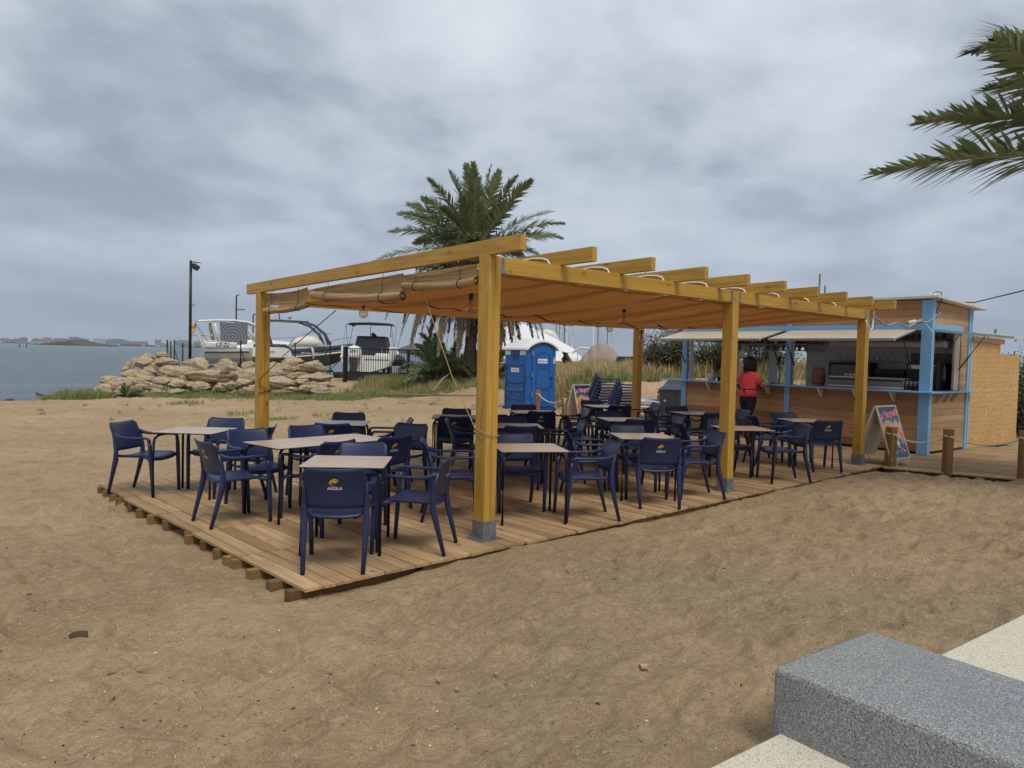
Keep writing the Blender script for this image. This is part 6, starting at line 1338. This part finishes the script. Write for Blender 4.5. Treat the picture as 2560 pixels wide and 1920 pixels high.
# lamps
def lamp(u, vtop, d, kind, label):
    p = at(u, vtop, d); g = gz(p.x, p.y); t = empty('street_lamp', (p.x, p.y, g), HEAD-90, label, 'street lamp'); h = p.z-g
    mb = MB(); mb.sweep([(0,0,0), (0,0,h*.55), (0,0,h)], [.065, .06, .055], n=10); mb.build('pole', M_['black_metal'], t, smooth=True)
    if kind == 0:
        mb = MB(); mb.sweep([(0,0,h-.05), (.25,0,h-.08), (.48,0,h-.1)], [.03, .05, .02], [.02, .02, .01], n=6); mb.build('arm', M_['black_metal'], t)
        mb = MB(); M = Matrix.Translation((.2,0,h-.27)) @ Matrix.Rotation(R(35), 4, 'Y'); mb.box((-.13,-.15,-.11), (.13,.15,.11), M=M); mb.build('floodlight', M_['dark'], t, bevel=.02)
        mb = MB(); mb.sweep([(.05,0,h*.66), (.12,0,h*.65), (.16,0,h*.67)], .02, n=5); mb.build('small_camera', M_['galv'], t)
        mb = MB(); [mb.sweep([(0,0,1.4), (s*.55,.0,0)], .018, n=5) for s in (-1, 1)]; mb.build('brace', M_['black_metal'], t)
    else:
        mb = MB(); mb.sweep([(0,0,h-.05), (.02,0,h+.08), (.22,0,h+.16)], [.06, .06, .09], [.05, .05, .03], n=6); mb.build('lamp_head', M_['black_metal'], t)
        if kind == 2 or kind == 1: mb = MB(); mb.box((0,-.08,h-.95), (.62,.08,h-.90)); mb.build('lower_arm', M_['black_metal'], t)
lamp(477, 651, 32, 0, 'tall black lamp post with tilted floodlight behind the rocks'); lamp(591, 742, 55, 1, 'second black lamp post with two arms behind the white boat'); lamp(633, 789, 62, 3, 'third black lamp post partly hidden beside the left post')
# green wire mesh fence on the breakwater crest
def wfence():
    pts = [(418, 849, 905, 33), (427, 852, 905, 34.5), (436, 850, 902, 33), (457, 858, 905, 33.5), (602, 851, 905, 34), (738, 857, 915, 34), (826, 853, 930, 35)]
    root = empty('wire_fence', at(457, 905, 33.5), 0, 'dark green wire mesh fence along the top of the breakwater', 'fence'); o = root.location; prev = None
    for u, v0, v1, d in pts:
        a = at(u, v0, d); b = Vector((a.x, a.y, gz(a.x, a.y)-.1)); mb = MB(); mb.sweep([b-o, a-o], .03, n=6)
        if u in (436, 602, 826): mb.sweep([a-o+Vector((0,0,-.35)), b-o+RGT*(.55 if u != 826 else -1.4)+Vector((0,0,.1))], .02, n=5)
        mb.build('fence_post', M_['fence_green'] if u < 500 else M_['black_metal'], root)
        if prev:
            mb = MB(); a2, b2 = prev; mb.add([b2-o, b-o, a-o+Vector((0,0,-.06)), a2-o+Vector((0,0,-.06))], [(0,1,2,3)]); mb.build('wire_panel', M_['green_mesh'], root)
        prev = (a, b)
M_['fence_green'] = plain('green_fence_post', lin('1c3a36'), .5)
wfence()
# black iron gate and railing
def gate():
    a, b = at(864, 860, 36.2), at(1078, 866, 36.6); a.z = gz(a.x, a.y); root = empty('iron_railing', a, 0, 'black iron gate and railing of thin bars in front of the motor boat', 'railing'); o = a.copy(); d = (b-a); d.z = 0; Ln = d.length; d.normalize(); zt = at(864, 866, 36.2).z-.10-o.z; zb_ = zt-1.13
    mb = MB(); mb.beam(d*.1+Vector((0,0,zt)), d*Ln+Vector((0,0,zt)), .05, .05); mb.beam(d*.1+Vector((0,0,zb_)), d*Ln+Vector((0,0,zb_)), .05, .05); mb.build('rail', M_['black_metal'], root)
    n = 34; mb = None
    for k in range(n):
        q = d*(.22+(Ln-.3)*k/n); mb = MB(); mb.beam(q+Vector((0,0,zb_)), q+Vector((0,0,zt)), .022, .022); mb.build('bar', M_['black_metal'], root)
    for x, w_, e in ((0, .17, .10), (Ln*.735, .10, .02), (Ln, .10, .02)): mb = MB(); mb.box((-w_/2, -w_/2, -.3), (w_/2, w_/2, zt+e), M=Matrix.Translation(d*x)); mb.build('gate_post', M_['black_metal'], root)
    mb = MB(); mb.beam(d*.12+Vector((0,0,zb_-.22)), d*Ln+Vector((0,0,zb_-.22)), .02, .42); mb.build('kick_plate', M_['dark'], root)
    mb = MB(); mb.sweep([Vector((0,0,zt-.3)), -d*1.35+Vector((0,0,-.1))], .02, n=5); mb.build('brace', M_['black_metal'], root)
gate()
# ------------------------------------------------------------------ far shore
M_['bld_a'] = plain('far_block_pink', lin('a08a84'), .8, var=0); M_['bld_b'] = plain('far_block_grey', lin('8e9094'), .8, var=0); M_['bld_c'] = plain('far_block_tan', lin('b08a70'), .8, var=0); M_['bld_w'] = plain('far_block_white', lin('c4c4c2'), .8, var=0); M_['win'] = plain('far_windows', lin('5c6068'), .6, var=0); M_['scrub'] = plain('island_scrub', lin('5e5448'), .95, var=.4, vs=.02); M_['hillm'] = plain('far_hill', lin('4c5a66'), .95, var=.2, vs=.004); M_['green_far'] = plain('far_trees', lin('4a5548'), .95, var=.2, vs=.05)
zf = lambda x, y: (x*.2351, 820+y*.2351)
def block(x0, x1, y0, mat, d, label, steps=None, cols_=None):
    u0, v0 = zf(x0, y0); u1, _ = zf(x1, y0); a = at(u0, v0, d); w_ = (u1-u0)*d/F_PX; h = a.z+.4; t = empty('apartment_block', (a.x, a.y, -.4), HEAD-90, label, 'building', 'apartment blocks on the far shore'); D = max(10, w_*.4)
    mb = MB(); k = steps or [1]
    for i, s in enumerate(k): mb.box((w_*i/len(k)+(.1 if i else 0), .3*(i % 2), 0), (w_*(i+1)/len(k), D, h*s))
    mb.build('wall', mat, t)
    mb = MB(); nx = max(3, int(w_/7)); nz = max(3, int(h/4))
    for j in range(nz):
        for i in range(nx):
            x = w_*(i+.25)/nx; s = k[min(len(k)-1, int(i/nx*len(k)))]; z = h*(j+.3)/nz
            if z+h/nz*.5 < h*s: mb.box((x, -.25, z), (x+w_/nx*.5, .02, z+h/nz*.42))
    mb.build('window_rows', M_['win'], t)
DF = 3300
for q in [(-30,52,104,'bld_a','leftmost pinkish apartment block cut by the photo edge',[.8,1]),(54,104,108,'bld_a','second block from the left edge',[1,.85]),(118,195,108,'bld_a','low stepped pink block left of the taller pink one',[.8,1,.95]),(197,275,97,'bld_a','stepped pink block with a taller right side',[.9,1,1,.9]),(327,388,103,'bld_b','grey block with sloping left shoulder',[.6,.85,1,.9]),(390,440,112,'bld_b','low grey block touching the tan one',[1,.9]),(444,527,97,'bld_c','square tan block between grey ones',[.97,1,.97]),(545,705,107,'bld_b','long grey stepped block behind the island left slope',[.8,1,.9,1,.92,1,.9]),(735,818,93,'bld_b','tall grey block above the island crest',[1,1]),(820,921,104,'bld_b','grey block right of the island crest',[1,.95,.9]),(990,1102,109,'bld_w','white block with grid windows beside the hill',[1,1]),(1404,1548,139,'bld_c','brown and white striped wide block right of the hill',[.98,1,.98,1,.98]),(1647,1702,123,'bld_a','slim pink tower block beside two small ones',[1]),(1703,1732,158,'bld_c','small block right of the slim tower',[1]),(1745,1785,160,'bld_a','small block left of the fence',[.8,1]),(1850,2010,126,'bld_b','wide grey block seen through the wire fence',[.9,1,.95]),(2052,2122,144,'bld_b','grey block just left of the boat',[1,1])]:
    block(q[0], q[1], q[2], M_[q[3]], DF+random.uniform(-150, 150), q[4], q[5])
def ridge(name, prof, d, depth, mat, label, cat, base=-1.0):
    """a hill with its own depth: crest profile in photo px, falling to both sides"""
    o = at(prof[0][0], prof[0][1], d); t = None; mb = MB(); n = len(prof); rows = 9; vs = []
    for i, (u, v) in enumerate(prof):
        c = at(u, v, d)
        for j in range(rows):
            s = -1+2*j/(rows-1); f = max(0, 1-abs(s)**1.5); z = base+(c.z-base)*f; q = c+FH*depth*s*(.5+.5*f); vs.append((q.x-o.x, q.y-o.y, z+(random.uniform(-.03, .03)*(c.z-base))*f))
    mb.add(vs, [(i*rows+j, (i+1)*rows+j, (i+1)*rows+j+1, i*rows+j+1) for i in range(n-1) for j in range(rows-1)])
    ob = mb.build(name, mat, smooth=True); ob.location = (o.x, o.y, 0)
    if cat: tag(ob, label, cat)
    else: ob['kind'] = 'structure'
def dens(pr, k=4):
    out = []
    for (a, b), (c, d) in zip(pr, pr[1:]):
        for i in range(k): t = i/k; out.append((a+(c-a)*t, b+(d-b)*t+random.uniform(-.25, .25)))
    return out+[pr[-1]]
ridge('island', dens([zf(*q) for q in [(440,171),(500,160),(600,150),(640,142),(700,138),(760,126),(800,120),(840,119),(900,127),(960,142),(1010,156),(1080,168),(1150,180),(1190,192)]]), 1250, 60, M_['scrub'], None, None)
ridge('far_hill', dens([zf(*q) for q in [(1108,178),(1150,150),(1190,122),(1220,112),(1260,113),(1290,120),(1310,145),(1335,172)]]), 5200, 400, M_['hillm'], None, None)
ridge('right_hill', dens([(1000,872),(1012,866),(1025,861),(1040,859),(1058,860),(1075,862),(1110,870),(1140,884)]), 1500, 160, M_['scrub'], None, None)
ridge('left_far_hill', dens([(640,872),(660,868),(700,866),(760,868),(820,866),(860,868),(905,874)], 3), 2200, 160, M_['scrub'], None, None)
def coast():
    mb = MB(); a = at(-700, 866, 3150); b = at(640, 872, 3150); d = b-a; d.z = 0; n = 150; random.seed(5)
    for i in range(n):
        p = Vector((a.x, a.y, 0)).lerp(Vector((b.x, b.y, 0)), i/n); w_ = d.length/n; h = random.uniform(3, 9); e = d.normalized()
        M = Matrix.Translation(p) @ Matrix.Rotation(YAW-math.pi/2, 4, 'Z'); mb.box((0, 0, -1), (w_*random.uniform(.5, 1.02), 25, h), mi=random.choice((0, 0, 1, 2)), M=M)
    mb.beam(Vector((a.x, a.y, .3)), Vector((b.x, b.y, .3)), 120, 2.6, mi=0)
    o = mb.build('waterfront', [M_['green_far'], M_['bld_w'], M_['bld_a']]); o['kind'] = 'stuff'; tag(o, 'low strip of houses and trees along the far shore', 'waterfront')
coast()
for u, v, lb in ((49, 867, 'left dark buoy or paddler far out on the water'), (66.5, 867, 'right, fainter buoy far out on the water')):
    d_ = at(u, v, 100)-EYE; p = EYE+d_*((-.36-EYE.z)/d_.z); t = empty('sea_buoy', p, 0, lb, 'buoy'); s = (p-EYE).length/F_PX; mb = MB(); mb.lathe([(1.1*s, 0), (1.3*s, 1.5*s), (.8*s, 3*s), (.9*s, 5*s), (.3*s, 6.3*s)], 10); mb.build('float', M_['dark'], t, smooth=True)

# ------------------------------------------------------------------ odds and ends on the sand
def on_sand(u, v):
    d = at(u, v, 10)-EYE; p = EYE+d*((-.06-EYE.z)/d.z)
    for _ in range(3): z = gz(p.x, p.y); p = EYE+d*((z-EYE.z)/d.z)
    return p
for u, v, s, mm, nm, lb in ((200, 1601, (.06, .045, .035), 'bark', 'dry_clod', 'dark brown clod on the sand at lower left'), (1612, 1678, (.04, .03, .022), 'rock', 'stone', 'pale stone lying on the open sand'), (826, 1687, (.016, .014, .012), 'rock', 'stone', 'small white pebble, upper one of a close pair'), (818, 1699, (.02, .014, .01), 'rock', 'stone', 'small white pebble, lower one of a close pair'), (1095, 1707, (.022, .014, .01), 'rock', 'stone', 'pale shell-like pebble at lower centre'), (1240, 1692, (.018, .012, .01), 'rock', 'stone', 'pale pebble right of the shell-like one'), (1143, 1731, (.017, .014, .01), 'rock', 'stone', 'pebble nearest the viewer at lower centre')):
    p = on_sand(u, v); o = rock_mesh(*s, hash(lb) % 1 + int(u), M_[mm], nm); o.location = p+Vector((0,0,s[2]*.5+.012)); o.rotation_euler = (0, 0, random.uniform(0, 3)); tag(o, lb, 'stone')
p = on_sand(318, 1691); mb = MB()
for k in range(7): mb.sweep([(-.10+.01*k, -.012+.004*k, .012+.004*(k % 2)), (0, -.008+.003*k, .02), (.11-.004*k, .004, .014)], [.005, .006, .003], n=5)
o = mb.build('driftwood', M_['palm_dry']); o.location = p+Vector((0,0,.012)); o.rotation_euler = (0,0,R(-38)); tag(o, 'splintered piece of dry palm wood on the sand', 'driftwood')
p = at(1095, 962, 31) ; mb = MB(); a = on_sand(1082, 978); b = at(1128, 932, 30.5); mb.sweep([a, a.lerp(b, .5)+Vector((0,0,.1)), b], [.05, .04, .025], n=7); tag(mb.build('dry_branch', M_['palm_dry'], smooth=True), 'bare grey branch leaning into the young palm', 'branch')
a = on_sand(930, 990); b = on_sand(1190, 992); mb = MB(); mb.sweep([a+Vector((0,0,.03)), a.lerp(b, .4)+Vector((0,0,.05)), b+Vector((0,0,.04))], [.03, .04, .02], n=6); tag(mb.build('fallen_stalk', M_['palm_dry'], smooth=True), 'long dry stalk lying where sand meets the palm grass', 'branch')
def debris():
    rg = random.Random(77); mb = MB()
    for k in range(4200):
        u = rg.uniform(-100, 2600); t_ = rg.random()**1.4; v = 1010 + 900*t_; d = at(u, v, 10)-EYE; p = EYE+d*((-.06-EYE.z)/d.z)
        if -2.0 < p.x < 8.6 and -.3 < p.y < 5.1 or (p.y < -3.55 and p.x > -1.5) or (p.x > 8.4 and p.y > -2.4) or p.y < -3.95: continue
        z = FZ(p.x, p.y); s = rg.uniform(.002, .006)*(1 if rg.random() < .95 else 2.0); mi = 0 if rg.random() < .50 else (1 if rg.random() < .72 else 2); a = rg.uniform(0, 6.28); e = rg.uniform(.8, 3.2) if mi else rg.uniform(.7, 1.3)
        ca, sa = math.cos(a)*s*e, math.sin(a)*s*e; wx, wy = -math.sin(a)*s*.7, math.cos(a)*s*.7
        mb.add([(p.x-ca, p.y-sa, z), (p.x+wx, p.y+wy, z+s*.3), (p.x+ca, p.y+sa, z), (p.x-wx, p.y-wy, z+s*.2), (p.x, p.y, z+s*.9)], [(0,1,4), (1,2,4), (2,3,4), (3,0,4)], mi)
    o = mb.build('beach_debris', [M_['shell'], M_['bark'], M_['palm_dry']]); tag(o, 'fine shells, twigs and dark seaweed bits strewn over the sand', 'debris', kind='stuff')
M_['shell'] = plain('shell_white', lin('d8ccb8'), .6, var=.1)
def FZ_factory():
    from mathutils.bvhtree import BVHTree
    g = bpy.data.objects['ground']; me = g.data; n = len(me.vertices); co_ = np.empty(n*3); me.vertices.foreach_get('co', co_); co_ = co_.reshape(-1, 3)
    rel = co_[:, :2]-np.array([EYE.x, EYE.y]); m = (np.hypot(rel[:,0], rel[:,1]) < 32)
    idx = np.full(n, -1); idx[m] = np.arange(m.sum()); pv = np.empty(len(me.loops), dtype=np.int64); me.loops.foreach_get('vertex_index', pv); pv = pv.reshape(-1, 4); ok = m[pv].all(1)
    t = BVHTree.FromPolygons([tuple(c) for c in co_[m]], [tuple(r) for r in idx[pv[ok]]])
    def f(x, y):
        h = t.ray_cast(Vector((x, y, 5)), Vector((0,0,-1)))[0]; return h.z if h else gz(x, y)
    return f
FZ = FZ_factory()
debris()

# ------------------------------------------------------------------ air
def haze():
    mb = MB(); mb.box((-9000, -9000, -8), (9000, 9000, 420)); m = bpy.data.materials.new('haze_air'); m.use_nodes = True; n = m.node_tree; n.nodes.clear()
    v = n.nodes.new('ShaderNodeVolumePrincipled'); v.inputs['Color'].default_value = (.72, .80, .92, 1); v.inputs['Density'].default_value = 1.1e-4; v.inputs['Anisotropy'].default_value = .1
    o = n.nodes.new('ShaderNodeOutputMaterial'); n.links.new(v.outputs[0], o.inputs['Volume']); ob = mb.build('haze', m); ob['kind'] = 'stuff'; ob['label'] = 'thin sea haze over the whole bay'
haze()
